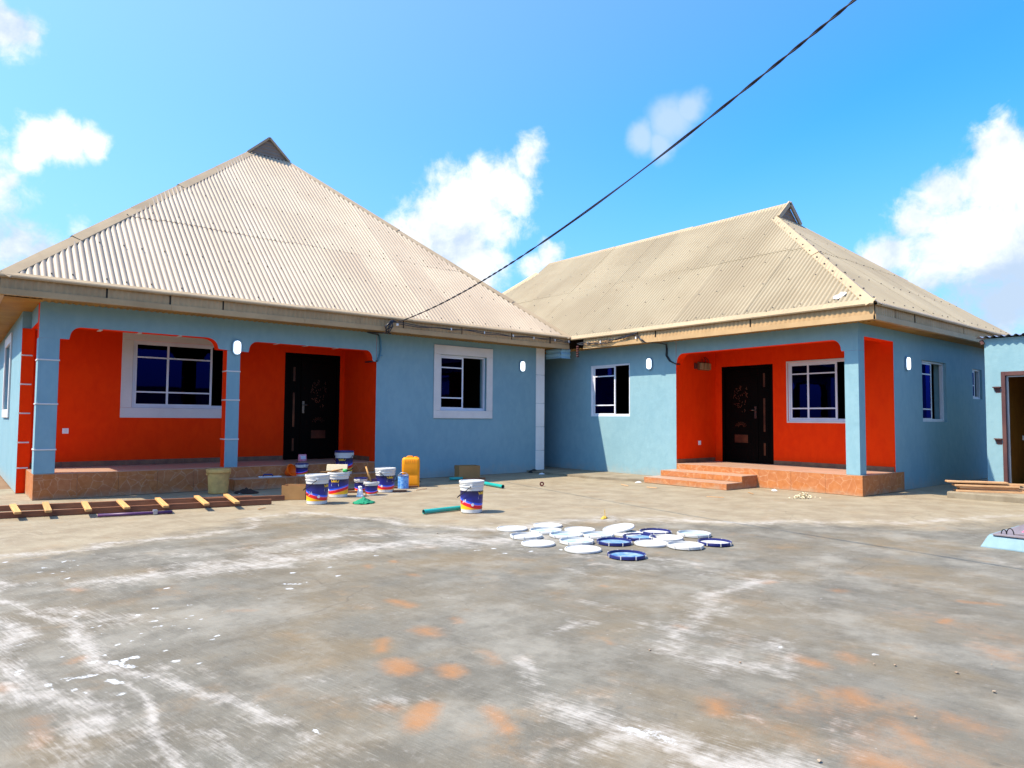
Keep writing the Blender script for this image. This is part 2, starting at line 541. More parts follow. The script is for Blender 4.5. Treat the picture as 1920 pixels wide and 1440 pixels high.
def wood(name, col, col2, grain=(1.5, 30, 30)):
    m, g, b = new_mat(name)
    vec = g.mapping(ocoord(g), grain)
    n1 = g.noise(vec, 1.6, 6.0, 0.65, 0.6)
    n2 = g.noise(ocoord(g), 9.0, 4.0)
    c = g.mix(g.ramp(g.math('ADD', g.math('MULTIPLY', n1, 0.7), g.math('MULTIPLY', n2, 0.3)), 0.35, 0.65), col2, col)
    oi = g.n('ShaderNodeObjectInfo')
    hsv = g.n('ShaderNodeHueSaturation', ins={'Color': c, 'Value': g.math('ADD', 0.85, g.math('MULTIPLY', oi.outputs['Random'], 0.3))})
    g.nt.links.new(hsv.outputs[0], b.inputs['Base Color'])
    b.inputs['Roughness'].default_value = 0.75
    bump(g, b, n1, 0.3, 0.003)
    return m


M['wood_rail'] = wood('brown_ladder_rail_wood', (0.25, 0.095, 0.038), (0.16, 0.055, 0.025))
M['wood_rung'] = wood('pale_ladder_rung_wood', (0.55, 0.30, 0.10), (0.43, 0.21, 0.065))
M['wood_plank'] = wood('raw_plank_wood', (0.56, 0.34, 0.17), (0.42, 0.22, 0.10))


def roof_mat(name, c0, c1):
    m, g, b = new_mat(name)
    vec = wpos(g)
    n1 = g.noise(vec, 0.7, 5.0, 0.6)
    n2 = g.noise(vec, 11.0, 5.0, 0.7)
    n3 = g.noise(g.mapping(vec, (26, 26, 2.0)), 1.0, 4.0, 0.6)
    c = g.mix(g.ramp(n1, 0.35, 0.65), c0, c1)
    c = g.mix(g.math('MULTIPLY', g.ramp(n3, 0.60, 0.78), 0.30), c, (0.165, 0.125, 0.08))
    c = g.mix(g.math('MULTIPLY', g.ramp(n2, 0.68, 0.84), 0.25), c, (0.15, 0.12, 0.08))
    oi = g.n('ShaderNodeObjectInfo')
    hsv = g.n('ShaderNodeHueSaturation', ins={'Color': c, 'Value': g.math('ADD', 0.95, g.math('MULTIPLY', oi.outputs['Random'], 0.11))})
    g.nt.links.new(hsv.outputs[0], b.inputs['Base Color'])
    b.inputs['Roughness'].default_value = 0.48
    b.inputs['Specular IOR Level'].default_value = 0.25
    bump(g, b, g.noise(vec, 6.0, 3.0), 0.15, 0.01)
    return m


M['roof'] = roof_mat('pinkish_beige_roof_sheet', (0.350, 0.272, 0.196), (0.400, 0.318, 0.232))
M['roof2'] = roof_mat('straw_beige_roof_sheet', (0.276, 0.222, 0.144), (0.318, 0.262, 0.175))
M['underlay'] = paint('roof_underlay', (0.10, 0.08, 0.06), rough=0.9)
M['gable'] = paint('grey_brown_gable_sheet', (0.23, 0.175, 0.13), (0.18, 0.135, 0.10), rough=0.5, bstr=0.1)
M['corner'] = paint('fresh_white_paint', (0.80, 0.78, 0.75), (0.74, 0.72, 0.69), rough=0.5, bscale=60, bstr=0.12)
M['bluesheet'] = paint('blue_painted_sheet', (0.25, 0.44, 0.54), (0.19, 0.36, 0.46), rough=0.45, bstr=0.1)


def crazy_tile():
    """ceramic tile printed with pale crazy-paving lines"""
    m, g, b = new_mat('terracotta_crazy_print_tile')
    vec = wpos(g)
    wv = g.vmath('ADD', vec, g.vmath('MULTIPLY', g.n('ShaderNodeTexNoise', ins={'Scale': 6.0, 'Vector': vec}).outputs['Color'], (0.05, 0.05, 0.05)))
    vo = g.n('ShaderNodeTexVoronoi', feature='DISTANCE_TO_EDGE', ins={'Scale': 6.2, 'Vector': wv})
    line = g.ramp(vo.outputs['Distance'], 0.030, 0.010)
    cell = g.n('ShaderNodeTexVoronoi', ins={'Scale': 6.2, 'Vector': wv})
    n1 = g.noise(vec, 13.0, 5.0, 0.65)
    c = g.mix(g.ramp(n1, 0.3, 0.7), (0.365, 0.122, 0.036), (0.445, 0.175, 0.062))
    sep = g.n('ShaderNodeSeparateColor', ins={'Color': cell.outputs['Color']})
    c = g.mix(g.math('MULTIPLY', sep.outputs[0], 0.35), c, (0.36, 0.15, 0.09))
    c = g.mix(g.math('MULTIPLY', line, g.math('MULTIPLY', g.ramp(n1, 0.25, 0.60), 0.55)), c, (0.52, 0.33, 0.20))
    sz = g.n('ShaderNodeSeparateXYZ')
    g.nt.links.new(vec, sz.inputs[0])
    low = g.ramp(g.math('ADD', sz.outputs[2], g.math('MULTIPLY', g.noise(vec, 4.0, 5.0, 0.7), 0.30)), 0.24, 0.12)
    c = g.mix(g.math('MULTIPLY', low, 0.5), c, (0.34, 0.27, 0.19))
    g.nt.links.new(c, b.inputs['Base Color'])
    b.inputs['Roughness'].default_value = 0.5
    b.inputs['Specular IOR Level'].default_value = 0.06
    bump(g, b, g.noise(vec, 20.0, 3.0), 0.08, 0.004)
    return m


M['tile'] = crazy_tile()
M['tilebed'] = paint('grey_tile_bedding', (0.30, 0.27, 0.23), rough=0.9, bscale=60, bstr=0.4)


def glass_mat():
    m = bpy.data.materials.new('blue_tinted_reflective_glass')
    m.use_nodes = True
    nt = m.node_tree
    nt.nodes.clear()
    g = NG(nt)
    out = g.n('ShaderNodeOutputMaterial')
    tr = g.n('ShaderNodeBsdfTransparent', ins={'Color': (0.05, 0.06, 0.13, 1)})
    gl = g.n('ShaderNodeBsdfGlossy', ins={'Color': (0.03, 0.05, 0.62, 1), 'Roughness': 0.01})
    fr = g.n('ShaderNodeFresnel', ins={'IOR': 1.5})
    bn = g.n('ShaderNodeBump', ins={'Strength': 0.02, 'Distance': 0.02, 'Height': g.noise(wpos(g), 1.6, 2.0)})
    nt.links.new(bn.outputs[0], gl.inputs['Normal'])
    mx = g.n('ShaderNodeMixShader', ins={0: fr.outputs[0]})
    nt.links.new(tr.outputs[0], mx.inputs[1])
    nt.links.new(gl.outputs[0], mx.inputs[2])
    nt.links.new(mx.outputs[0], out.inputs[0])
    return m


M['glass'] = glass_mat()


def lamp_mat():
    m, g, b = new_mat('lit_opal_diffuser')
    b.inputs['Base Color'].default_value = (0.85, 0.87, 0.9, 1)
    b.inputs['Emission Color'].default_value = (0.93, 0.97, 1.0, 1)
    b.inputs['Emission Strength'].default_value = 1.2
    b.inputs['Roughness'].default_value = 0.3
    return m


M['lamp'] = lamp_mat()
M['lampbase'] = paint('grey_blue_lamp_housing', (0.16, 0.30, 0.44), rough=0.4, bstr=0)


def label_mat(name, phase, zlo, zhi, plain_from=9.0):
    """wrap-round bucket print: navy field, blue / red / yellow swooshes"""
    m, g, b = new_mat(name)
    oc = ocoord(g)
    sp = g.n('ShaderNodeSeparateXYZ')
    g.nt.links.new(oc, sp.inputs[0])
    ang = g.math('ARCTAN2', sp.outputs[1], sp.outputs[0])
    a2 = g.math('ADD', ang, phase)
    wv = g.math('SINE', a2)
    zz = g.math('DIVIDE', g.math('SUBTRACT', sp.outputs[2], zlo), zhi - zlo)
    t = g.math('ADD', zz, g.math('MULTIPLY', wv, 0.17))
    c = (0.008, 0.008, 0.11)
    c = g.mix(g.ramp(zz, 0.55, 0.95), (0.010, 0.016, 0.20), (0.006, 0.006, 0.05))
    c = g.mix(g.ramp(t, 0.50, 0.485), c, (0.02, 0.10, 0.70))
    c = g.mix(g.ramp(t, 0.40, 0.385), c, (0.55, 0.30, 0.70))
    c = g.mix(g.ramp(t, 0.375, 0.36), c, (0.72, 0.008, 0.02))
    c = g.mix(g.ramp(t, 0.19, 0.17), c, (0.86, 0.42, 0.01))
    c = g.mix(g.ramp(t, 0.04, -0.06), c, (0.85, 0.62, 0.03))
    g.nt.links.new(c, b.inputs['Base Color'])
    b.inputs['Roughness'].default_value = 0.38
    return m


# yard slab: grey floated concrete with dried paint wash, spills and laterite stains
def yard_mat():
    m, g, b = new_mat('stained_yard_concrete')
    vec = wpos(g)
    aw = g.n('ShaderNodeAttribute', attribute_name='lime').outputs['Fac']
    ab = g.n('ShaderNodeAttribute', attribute_name='dry').outputs['Fac']
    ao = g.n('ShaderNodeAttribute', attribute_name='laterite').outputs['Fac']
    asp = g.n('ShaderNodeAttribute', attribute_name='splash').outputs['Fac']
    rv = g.mapping(vec, rot=(0, 0, math.radians(-12)))
    st = g.noise(g.mapping(rv, (15.0, 2.1, 1.0)), 1.0, 8.0, 0.68, 0.5)
    st2 = g.noise(g.mapping(rv, (85.0, 6.0, 1.0)), 1.0, 7.0, 0.72)
    n0 = g.noise(vec, 0.9, 4.0, 0.55)
    n1 = g.noise(vec, 0.55, 5.0, 0.6)
    n2 = g.noise(vec, 2.4, 9.0, 0.68)
    n3 = g.noise(vec, 11.0, 9.0, 0.70)
    n4 = g.noise(vec, 140.0, 4.0, 0.75)
    nb = g.noise(g.mapping(vec, loc=(7.3, 2.1, 0.0)), 3.6, 4.0, 0.6)
    # damp-grey concrete
    grey = g.mix(g.ramp(n2, 0.36, 0.64), (0.102, 0.092, 0.072), (0.157, 0.144, 0.116))
    grey = g.mix(g.math('MULTIPLY', g.ramp(n1, 0.42, 0.60), 0.6), grey, (0.148, 0.118, 0.075))
    grey = g.mix(g.math('MULTIPLY', g.ramp(n0, 0.50, 0.66), 0.5), grey, (0.179, 0.129, 0.068))
    nc = g.noise(g.mapping(vec, loc=(5.2, 8.8, 0.0)), 1.7, 6.0, 0.62)
    grey = g.mix(g.math('MULTIPLY', g.ramp(nc, 0.50, 0.66), 0.6), grey, (0.139, 0.130, 0.105))
    grey = g.mix(g.math('MULTIPLY', g.ramp(st, 0.50, 0.72), 0.26), grey, (0.218, 0.194, 0.152))
    grey = g.mix(g.math('MULTIPLY', g.ramp(st, 0.47, 0.26), 0.24), grey, (0.073, 0.064, 0.048))
    grey = g.mix(g.math('MULTIPLY', g.ramp(st2, 0.54, 0.70), 0.50), grey, (0.249, 0.228, 0.186))
    grey = g.mix(g.math('MULTIPLY', g.ramp(st2, 0.46, 0.32), 0.40), grey, (0.067, 0.059, 0.045))
    grey = g.mix(g.math('MULTIPLY', g.ramp(n3, 0.56, 0.72), 0.45), grey, (0.235, 0.215, 0.185))
    grey = g.mix(g.math('MULTIPLY', g.ramp(n3, 0.44, 0.30), 0.45), grey, (0.072, 0.064, 0.052))
    pale = g.ramp(g.noise(g.mapping(vec, loc=(3.1, 9.7, 0.0)), 1.3, 8.0, 0.70), 0.46, 0.68)
    grey = g.mix(g.math('MULTIPLY', pale, 0.6), grey, (0.264, 0.244, 0.202))
    # dry, dusty concrete nearer the houses
    dry = g.mix(g.ramp(n2, 0.34, 0.66), (0.210, 0.166, 0.109), (0.278, 0.233, 0.160))
    dry = g.mix(g.math('MULTIPLY', g.ramp(st, 0.50, 0.72), 0.5), dry, (0.337, 0.290, 0.210))
    dry = g.mix(g.math('MULTIPLY', g.ramp(n3, 0.55, 0.75), 0.35), dry, (0.171, 0.131, 0.084))
    dry = g.mix(g.math('MULTIPLY', g.ramp(st2, 0.54, 0.70), 0.50), dry, (0.151, 0.121, 0.080))
    mb_ = g.ramp(g.math('ADD', ab, g.math('ADD', g.math('MULTIPLY', g.math('SUBTRACT', n2, 0.5), 1.5), g.math('MULTIPLY', g.math('SUBTRACT', n3, 0.5), 0.7))), -0.45, 0.50)
    c = g.mix(mb_, grey, dry)
    # laterite stains
    och = g.math('MULTIPLY', g.ramp(g.noise(g.mapping(vec, loc=(1.7, 4.4, 0.0)), 1.9, 5.0, 0.62), 0.54, 0.72), g.ramp(n3, 0.30, 0.70))
    c = g.mix(g.math('MULTIPLY', och, 0.50), c, (0.250, 0.150, 0.066))
    mo = g.ramp(g.math('ADD', ao, g.math('ADD', g.math('MULTIPLY', g.math('SUBTRACT', n3, 0.5), 1.3), g.math('MULTIPLY', g.math('SUBTRACT', n4, 0.5), 0.9))), -0.20, 1.15)
    c = g.mix(g.math('MULTIPLY', mo, g.math('ADD', 0.30, g.math('MULTIPLY', st2, 0.75))), c, (0.320, 0.140, 0.044))
    # dried lime / emulsion wash: breaks up along its length, feathered by the broom marks
    brk = g.math('MULTIPLY', g.math('SUBTRACT', nb, 0.5), 1.8)
    mw = g.ramp(g.math('ADD', g.math('ADD', aw, brk), g.math('ADD', g.math('MULTIPLY', g.math('SUBTRACT', n3, 0.5), 2.0),
                g.math('ADD', g.math('MULTIPLY', g.math('SUBTRACT', st, 0.5), 1.2), g.math('MULTIPLY', g.math('SUBTRACT', st2, 0.5), 1.9)))), -0.05, 1.35)
    c = g.mix(g.math('MULTIPLY', mw, 0.88), c, (0.40, 0.370, 0.335))
    # crisp paint splashes
    ms = g.ramp(g.math('ADD', asp, g.math('ADD', g.math('MULTIPLY', g.math('SUBTRACT', n3, 0.5), 1.6), g.math('ADD', g.math('MULTIPLY', g.math('SUBTRACT', n4, 0.5), 0.7), g.math('MULTIPLY', g.math('SUBTRACT', st2, 0.5), 0.8)))), 0.10, 0.46)
    c = g.mix(g.math('MULTIPLY', ms, 0.9), c, (0.56, 0.58, 0.61))
    # grit
    c = g.mix(g.math('MULTIPLY', g.ramp(n4, 0.58, 0.74), 0.55), c, (0.055, 0.047, 0.038))
    c = g.mix(g.math('MULTIPLY', g.ramp(n4, 0.42, 0.28), 0.40), c, (0.30, 0.285, 0.26))
    # hairline cracks
    wv = g.vmath('ADD', vec, g.vmath('MULTIPLY', g.n('ShaderNodeTexNoise', ins={'Scale': 2.2, 'Detail': 5.0, 'Vector': vec}).outputs['Color'], (0.5, 0.5, 0.0)))
    ck = g.n('ShaderNodeTexVoronoi', feature='DISTANCE_TO_EDGE', ins={'Scale': 0.55, 'Vector': wv})
    crack = g.math('MULTIPLY', g.ramp(ck.outputs['Distance'], 0.0040, 0.0012), g.ramp(n1, 0.46, 0.56))
    c = g.mix(g.math('MULTIPLY', crack, 0.28), c, (0.05, 0.042, 0.034))
    vo = g.n('ShaderNodeTexVoronoi', ins={'Scale': 9.0, 'Vector': vec})
    spk = g.math('MULTIPLY', g.ramp(vo.outputs['Distance'], 0.07, 0.035), g.ramp(n2, 0.50, 0.62))
    c = g.mix(g.math('MULTIPLY', spk, 0.7), c, (0.36, 0.35, 0.34))
    g.nt.links.new(c, b.inputs['Base Color'])
    b.inputs['Roughness'].default_value = 0.72
    b.inputs['Specular IOR Level'].default_value = 0.3
    h = g.math('ADD', g.math('MULTIPLY', st2, 0.7), g.math('ADD', g.math('MULTIPLY', n3, 0.5), g.math('MULTIPLY', n4, 0.35)))
    bump(g, b, h, 0.7, 0.006)
    return m


M['yard'] = yard_mat()
M['earth'] = paint('red_earth', (0.21, 0.125, 0.066), (0.16, 0.09, 0.047), rough=0.95, scale=0.4, bscale=6.0, bstr=0.6, bdist=0.03)
M['block'] = paint('grey_blockwork', (0.20, 0.18, 0.155), (0.15, 0.135, 0.115), rough=0.9, scale=1.5, bscale=25, bstr=0.4)
M['concrete'] = paint('rough_concrete', (0.25, 0.21, 0.15), (0.18, 0.145, 0.10), rough=0.85, scale=3, bscale=40, bstr=0.4)

# ------------------------------------------------------------------ ground
g0 = MB()
g0.poly([(-700, -700, -0.03), (700, -700, -0.03), (700, 700, -0.03), (-700, 700, -0.03)])
struct(obj('ground', g0, M['earth']))

LIME = [  # (polyline on the slab, half width, strength)
    ([(-0.039, 7.353), (0.383, 7.430), (0.991, 7.577), (1.233, 7.737), (1.895, 7.895), (2.434, 8.067), (2.970, 8.595), (3.515, 8.603), (3.931, 8.238), (4.230, 7.666), (4.357, 6.880), (4.684, 6.588), (4.936, 6.206)], 0.16, 0.62),
    ([(4.936, 6.206), (5.360, 6.136), (5.961, 6.221), (6.438, 6.039), (6.876, 5.379), (7.603, 4.734), (8.225, 4.382)], 0.26, 0.66),
    ([(8.225, 4.382), (9.173, 4.024), (9.225, 3.533), (10.205, 3.263), (11.388, 2.635)], 0.22, 0.50),
    ([(1.098, 5.944), (1.477, 6.120), (2.105, 6.064), (2.711, 6.114), (2.949, 6.166), (3.520, 5.943), (4.040, 5.773), (4.550, 5.543), (5.082, 5.469)], 0.26, 0.78),
    ([(2.129, 6.718), (2.806, 6.852), (3.565, 6.688), (4.205, 6.210)], 0.42, 0.50),
    ([(0.227, 7.025), (0.440, 6.004), (0.581, 5.220), (0.671, 4.606), (0.716, 4.072), (0.748, 3.721), (0.820, 3.421), (0.928, 3.153), (1.075, 2.921)], 0.075, 0.78),
    ([(0.215, 5.504), (0.352, 4.677), (0.328, 4.140), (0.341, 3.650), (0.344, 3.265), (0.362, 2.801)], 0.15, 0.62),
    ([(0.349, 3.319), (0.475, 3.050), (0.567, 2.774)], 0.20, 0.25),
    ([(0.668, 3.716), (0.680, 3.313), (0.679, 3.059), (0.700, 2.818), (0.722, 2.581)], 0.022, 0.95),
    ([(0.867, 2.940), (0.873, 2.630), (0.881, 2.455)], 0.020, 0.62),
    ([(1.075, 2.921), (1.117, 2.682), (1.196, 2.661)], 0.03, 0.6),
    ([(0.722, 5.430), (0.838, 5.176), (0.888, 4.764)], 0.20, 0.55),
    ([(2.252, 2.868), (2.191, 2.502), (2.158, 2.181), (2.152, 2.018)], 0.12, 0.50),
    ([(2.138, 2.128), (2.149, 1.956), (2.213, 1.815), (2.255, 1.666), (2.304, 1.444)], 0.15, 0.78),
    ([(5.133, 3.152), (4.525, 2.955), (3.939, 2.694), (3.472, 2.485), (3.149, 2.323), (3.064, 2.162)], 0.16, 0.52),
    ([(3.133, 2.177), (3.333, 2.052), (3.436, 1.870), (3.625, 1.896)], 0.14, 0.50),
    ([(2.824, 2.990), (3.102, 3.043), (3.123, 2.929)], 0.10, 0.55),
    ([(5.123, 4.455), (5.081, 3.859), (4.888, 3.340)], 0.16, 0.38),
    ([(1.661, 2.014), (1.804, 1.996), (1.932, 1.895)], 0.14, 0.42),
    ([(5.291, 9.949), (6.361, 10.405), (7.128, 10.204)], 0.22, 0.40),
    ([(0.428, 3.087), (0.721, 2.751), (1.073, 2.576)], 0.45, 0.16), ([(2.108, 2.406), (2.173, 1.704)], 0.50, 0.16), ([(4.141, 5.548), (4.823, 3.775)], 0.60, 0.20), ([(3.490, 2.536), (3.447, 2.089)], 0.40, 0.18), ([(1.518, 6.861), (3.071, 6.933), (4.297, 6.141)], 0.55, 0.30),
]
SPLASH = [  # (polyline, half width, strength)
    ([(0.470, 3.940), (0.531, 3.909), (0.598, 3.909)], 0.030, 0.55),
    ([(0.636, 3.792), (0.662, 3.721)], 0.034, 0.62),
    ([(0.696, 4.067), (0.761, 3.919)], 0.034, 0.55),
    ([(0.407, 3.905), (0.412, 3.820)], 0.022, 0.5),
    ([(0.490, 3.775), (0.490, 3.743)], 0.020, 0.5),
    ([(1.177, 2.695), (1.188, 2.643)], 0.018, 0.5),
    ([(1.986, 5.134), (2.080, 5.061)], 0.03, 0.5),
    ([(2.193, 1.909), (2.226, 1.798)], 0.10, 0.42),
]
_rs = random.Random(11)
for _ in range(70):   # faint washed-out patches all over, drawn out along the broom marks
    q = (_rs.uniform(0, 11), _rs.uniform(0, 9))
    L_ = _rs.uniform(0.05, 0.5)
    LIME.append(([q, (q[0] + 0.2 * L_, q[1] - L_)], _rs.uniform(0.05, 0.22), _rs.uniform(0.05, 0.34)))
for (c, n, sx, sy) in (([(0.758, 6.873)][0], 26, 0.10, 0.16), ([(0.615, 6.272)][0], 12, 0.09, 0.06), ([(0.871, 4.512)][0], 30, 0.30, 0.22), ([(0.586, 3.982)][0], 26, 0.30, 0.22), ([(2.313, 5.635)][0], 12, 0.5, 0.2),
                       ([(4.342, 5.046)][0], 16, 0.6, 0.3), ([(1.160, 4.771)][0], 14, 0.5, 0.3),
                       ([(4.449, 2.379)][0], 8, 0.8, 0.4)):
    for _ in range(n):
        q = (c[0] + _rs.gauss(0, sx), c[1] + _rs.gauss(0, sy))
        SPLASH.append(([q, (q[0] + _rs.uniform(-.03, .03), q[1] + _rs.uniform(-.015, .015))], _rs.choice((0.011, 0.014, 0.018, 0.026)), _rs.uniform(0.35, 0.75)))
LATER = [([(2.394, 4.223), (2.404, 4.012)], 0.055, 0.85), ([(2.250, 3.568), (2.248, 3.464)], 0.07, 0.85), ([(1.821, 3.175), (1.796, 3.098)], 0.055, 1.2),
         ([(1.978, 2.974), (1.945, 2.887)], 0.055, 1.0), ([(1.964, 3.536), (1.861, 3.385)], 0.05, 0.75), ([(1.631, 2.598), (1.510, 2.493)], 0.045, 1.3),
         ([(1.841, 2.397), (1.783, 2.215)], 0.055, 0.75), ([(1.486, 2.761), (1.513, 2.691)], 0.06, 0.55), ([(2.272, 3.010), (2.195, 2.862)], 0.07, 0.5),
         ([(2.496, 3.615), (2.488, 3.535)], 0.05, 0.55), ([(2.756, 5.350), (2.725, 5.269)], 0.06, 0.6), ([(3.040, 5.354), (3.036, 5.301)], 0.06, 0.6), ([(2.910, 4.782), (2.907, 4.737)], 0.06, 0.6),
         ([(0.540, 4.160), (0.591, 4.199)], 0.05, 0.55), ([(0.774, 5.843), (0.812, 5.756)], 0.07, 0.5), ([(2.699, 1.863), (2.644, 1.798)], 0.075, 0.8),
         ([(3.245, 1.510), (3.192, 1.438)], 0.11, 0.8), ([(3.556, 1.846), (3.561, 1.792)], 0.07, 0.8), ([(3.819, 1.744), (3.757, 1.689)], 0.08, 0.55),
         ([(4.826, 1.660), (4.930, 1.665)], 0.035, 1.0), ([(5.498, 1.771), (5.627, 1.602)], 0.05, 0.7), ([(4.947, 2.946), (5.013, 2.940)], 0.07, 0.6),
         ([(5.161, 2.526), (5.144, 2.498)], 0.09, 0.5), ([(2.673, 1.151), (2.694, 1.085)], 0.12, 0.85), ([(3.332, 1.084), (3.338, 1.047)], 0.14, 0.5),
         ([(4.492, 1.272), (4.464, 1.240)], 0.14, 0.5), ([(3.483, 2.608), (3.482, 2.569)], 0.06, 0.5), ([(3.854, 3.614), (3.849, 3.577)], 0.04, 0.6), ([(2.928, 2.665), (2.917, 2.639)], 0.04, 0.55),
         ([(3.056, 1.208), (2.997, 1.107)], 0.09, 0.6), ([(0.226, 3.967), (0.263, 3.922)], 0.07, 0.6), ([(0.254, 3.455), (0.288, 3.198)], 0.10, 0.35), ([(1.463, 4.692), (1.564, 4.582)], 0.07, 0.35),
         ([(2.957, 1.587), (3.270, 1.269)], 0.30, 0.30), ([(2.896, 1.244), (2.966, 0.968)], 0.30, 0.32), ([(2.761, 1.891), (2.618, 1.407)], 0.25, 0.22), ([(4.884, 1.882), (4.783, 1.275)], 0.4, 0.18)]
DRYLINE = [(-0.864, 7.202), (-0.038, 7.277), (0.381, 7.376), (0.984, 7.518), (1.223, 7.674), (1.879, 7.825), (2.434, 8.067), (2.940, 8.506), (3.478, 8.510), (3.889, 8.149), (4.186, 7.586), (4.315, 6.813), (4.638, 6.524), (4.936, 6.206), (5.334, 6.106), (5.899, 6.156), (6.370, 5.975), (6.805, 5.324), (7.525, 4.685), (8.139, 4.337), (8.765, 3.358), (10.551, 2.662), (12.346, 1.508)]


def seg_dist(P, line):
    d = np.full(P.shape[0], 1e9)
    for a, b in zip(line[:-1], line[1:]):
        a = np.array(a[:2]); b = np.array(b[:2]); ab = b - a
        t = np.clip(((P - a) @ ab) / max(ab @ ab, 1e-9), 0, 1)
        d = np.minimum(d, np.hypot(*(P - (a + t[:, None] * ab)).T))
    return d


def build_yard():
    gx = np.concatenate([np.arange(-4, -0.4, 0.1), np.arange(-0.4, 5.0, 0.022), np.arange(5.0, 9.0, 0.04), np.arange(9.0, 19.05, 0.08)])
    gy = np.concatenate([np.arange(-5, 0, 0.1), np.arange(0, 6.0, 0.022), np.arange(6.0, 9.0, 0.04), np.arange(9.0, 14.55, 0.08)])
    nx, ny = len(gx), len(gy)
    X, Y = np.meshgrid(gx, gy)
    P = np.stack([X.ravel(), Y.ravel()], 1)
    me = bpy.data.meshes.new('concrete_yard')
    idx = np.arange(nx * ny).reshape(ny, nx)
    F = np.stack([idx[:-1, :-1], idx[:-1, 1:], idx[1:, 1:], idx[1:, :-1]], -1).reshape(-1, 4)
    # a hand-floated slab is never dead flat
    Z = 0.004 * np.sin(P[:, 0] * 1.3 + 0.6) * np.cos(P[:, 1] * 1.1) - 0.004
    me.from_pydata(np.column_stack([P, Z]).tolist(), [], F.tolist())

    # irregular outlines: the outlines of spills wander
    rs = np.random.RandomState(5)
    Pw = P.copy()
    for k in range(14):
        fr = rs.uniform(1.5, 13.0)
        a = rs.uniform(0, 2 * np.pi)
        ph = rs.uniform(0, 6.28, 2)
        am = 0.11 / fr ** 0.75
        q = P[:, 0] * np.cos(a) * fr + P[:, 1] * np.sin(a) * fr
        Pw[:, 0] += am * np.sin(q + ph[0])
        Pw[:, 1] += am * np.sin(q * 1.13 + ph[1])

    def field(lst, falloff, wk=1.0):
        v = np.full(P.shape[0], -1.0)
        for line, w, s in lst:
            v = np.maximum(v, s - falloff * seg_dist(P + (Pw - P) * wk * min(1.0, w / 0.09), line) / w)
        return np.clip(v, -1.2, 1.2)
    lime = field(LIME, 0.60)
    spl = field(SPLASH, 0.7, 0.25)
    lat = field(LATER, 0.60, 0.35)
    d = seg_dist(P, DRYLINE)
    line = np.array([p[:2] for p in DRYLINE])
    # sign: beyond the line as seen along the yard (towards the houses) is dry
    ang = np.arctan2(P[:, 1], P[:, 0]); la = np.arctan2(line[:, 1], line[:, 0]); lr = np.hypot(line[:, 0], line[:, 1])
    o = np.argsort(la)
    far = np.hypot(P[:, 0], P[:, 1]) > np.interp(ang, la[o], lr[o])
    dry = np.clip(np.where(far, d, -d) / 0.8, -1, 1)
    for nm, arr in (('lime', lime), ('dry', dry), ('laterite', lat), ('splash', spl)):
        at = me.attributes.new(nm, 'FLOAT', 'POINT')
        at.data.foreach_set('value', arr.astype(np.float32))
    me.materials.append(M['yard'])
    me.polygons.foreach_set('use_smooth', [True] * len(me.polygons))
    o_ = bpy.data.objects.new('concrete_yard', me)
    COL.objects.link(o_)
    return struct(o_)


build_yard()

# ------------------------------------------------------------------ building helpers
def wall(mb, axis, plane, back, a0, a1, z0, z1, holes, m_front=0, m_back=1, m_side=0, m_lo=None, m_hi=None):
    """vertical wall slab with rectangular openings. axis 'x': runs along x, front face at y=plane, back at y=back;
    axis 'y': runs along y, front face at x=plane. m_lo / m_hi: material of the end faces"""
    xs = sorted({a0, a1, *[h[0] for h in holes], *[h[1] for h in holes]})
    zs = sorted({z0, z1, *[h[2] for h in holes], *[h[3] for h in holes]})

    def P(a, d, z):
        return (a, d, z) if axis == 'x' else (d, a, z)

    def solid(i, j):
        if i < 0 or j < 0 or i >= len(xs) - 1 or j >= len(zs) - 1:
            return False
        cx, cz = (xs[i] + xs[i + 1]) / 2, (zs[j] + zs[j + 1]) / 2
        return not any(h[0] < cx < h[1] and h[2] < cz < h[3] for h in holes)
    for i in range(len(xs) - 1):
        for j in range(len(zs) - 1):
            if not solid(i, j):
                continue
            p, q, r, s = xs[i], xs[i + 1], zs[j], zs[j + 1]
            mb.poly([P(p, plane, r), P(q, plane, r), P(q, plane, s), P(p, plane, s)], m_front)
            mb.poly([P(q, back, r), P(p, back, r), P(p, back, s), P(q, back, s)], m_back)
            if not solid(i - 1, j):
                mb.poly([P(p, back, r), P(p, plane, r), P(p, plane, s), P(p, back, s)], m_lo if (i == 0 and m_lo is not None) else m_side)
            if not solid(i + 1, j):
                mb.poly([P(q, plane, r), P(q, back, r), P(q, back, s), P(q, plane, s)], m_hi if (i == len(xs) - 2 and m_hi is not None) else m_side)
            if not solid(i, j - 1):
                mb.poly([P(p, plane, r), P(p, back, r), P(q, back, r), P(q, plane, r)], m_side)
            if not solid(i, j + 1):
                mb.poly([P(p, plane, s), P(q, plane, s), P(q, back, s), P(p, back, s)], m_side)


def child_at(name, mb, mats, parent, world_pos, rz, bevel=0.0):
    o = obj(name, mb, mats, parent, bevel=bevel, local=True)
    o.location = Vector(world_pos) - WLOC.get(parent.name, Vector((0, 0, 0)))
    o.rotation_euler = (0, 0, rz)
    return o


def bx(*a):
    m = MB()
    m.box(*a)
    return m


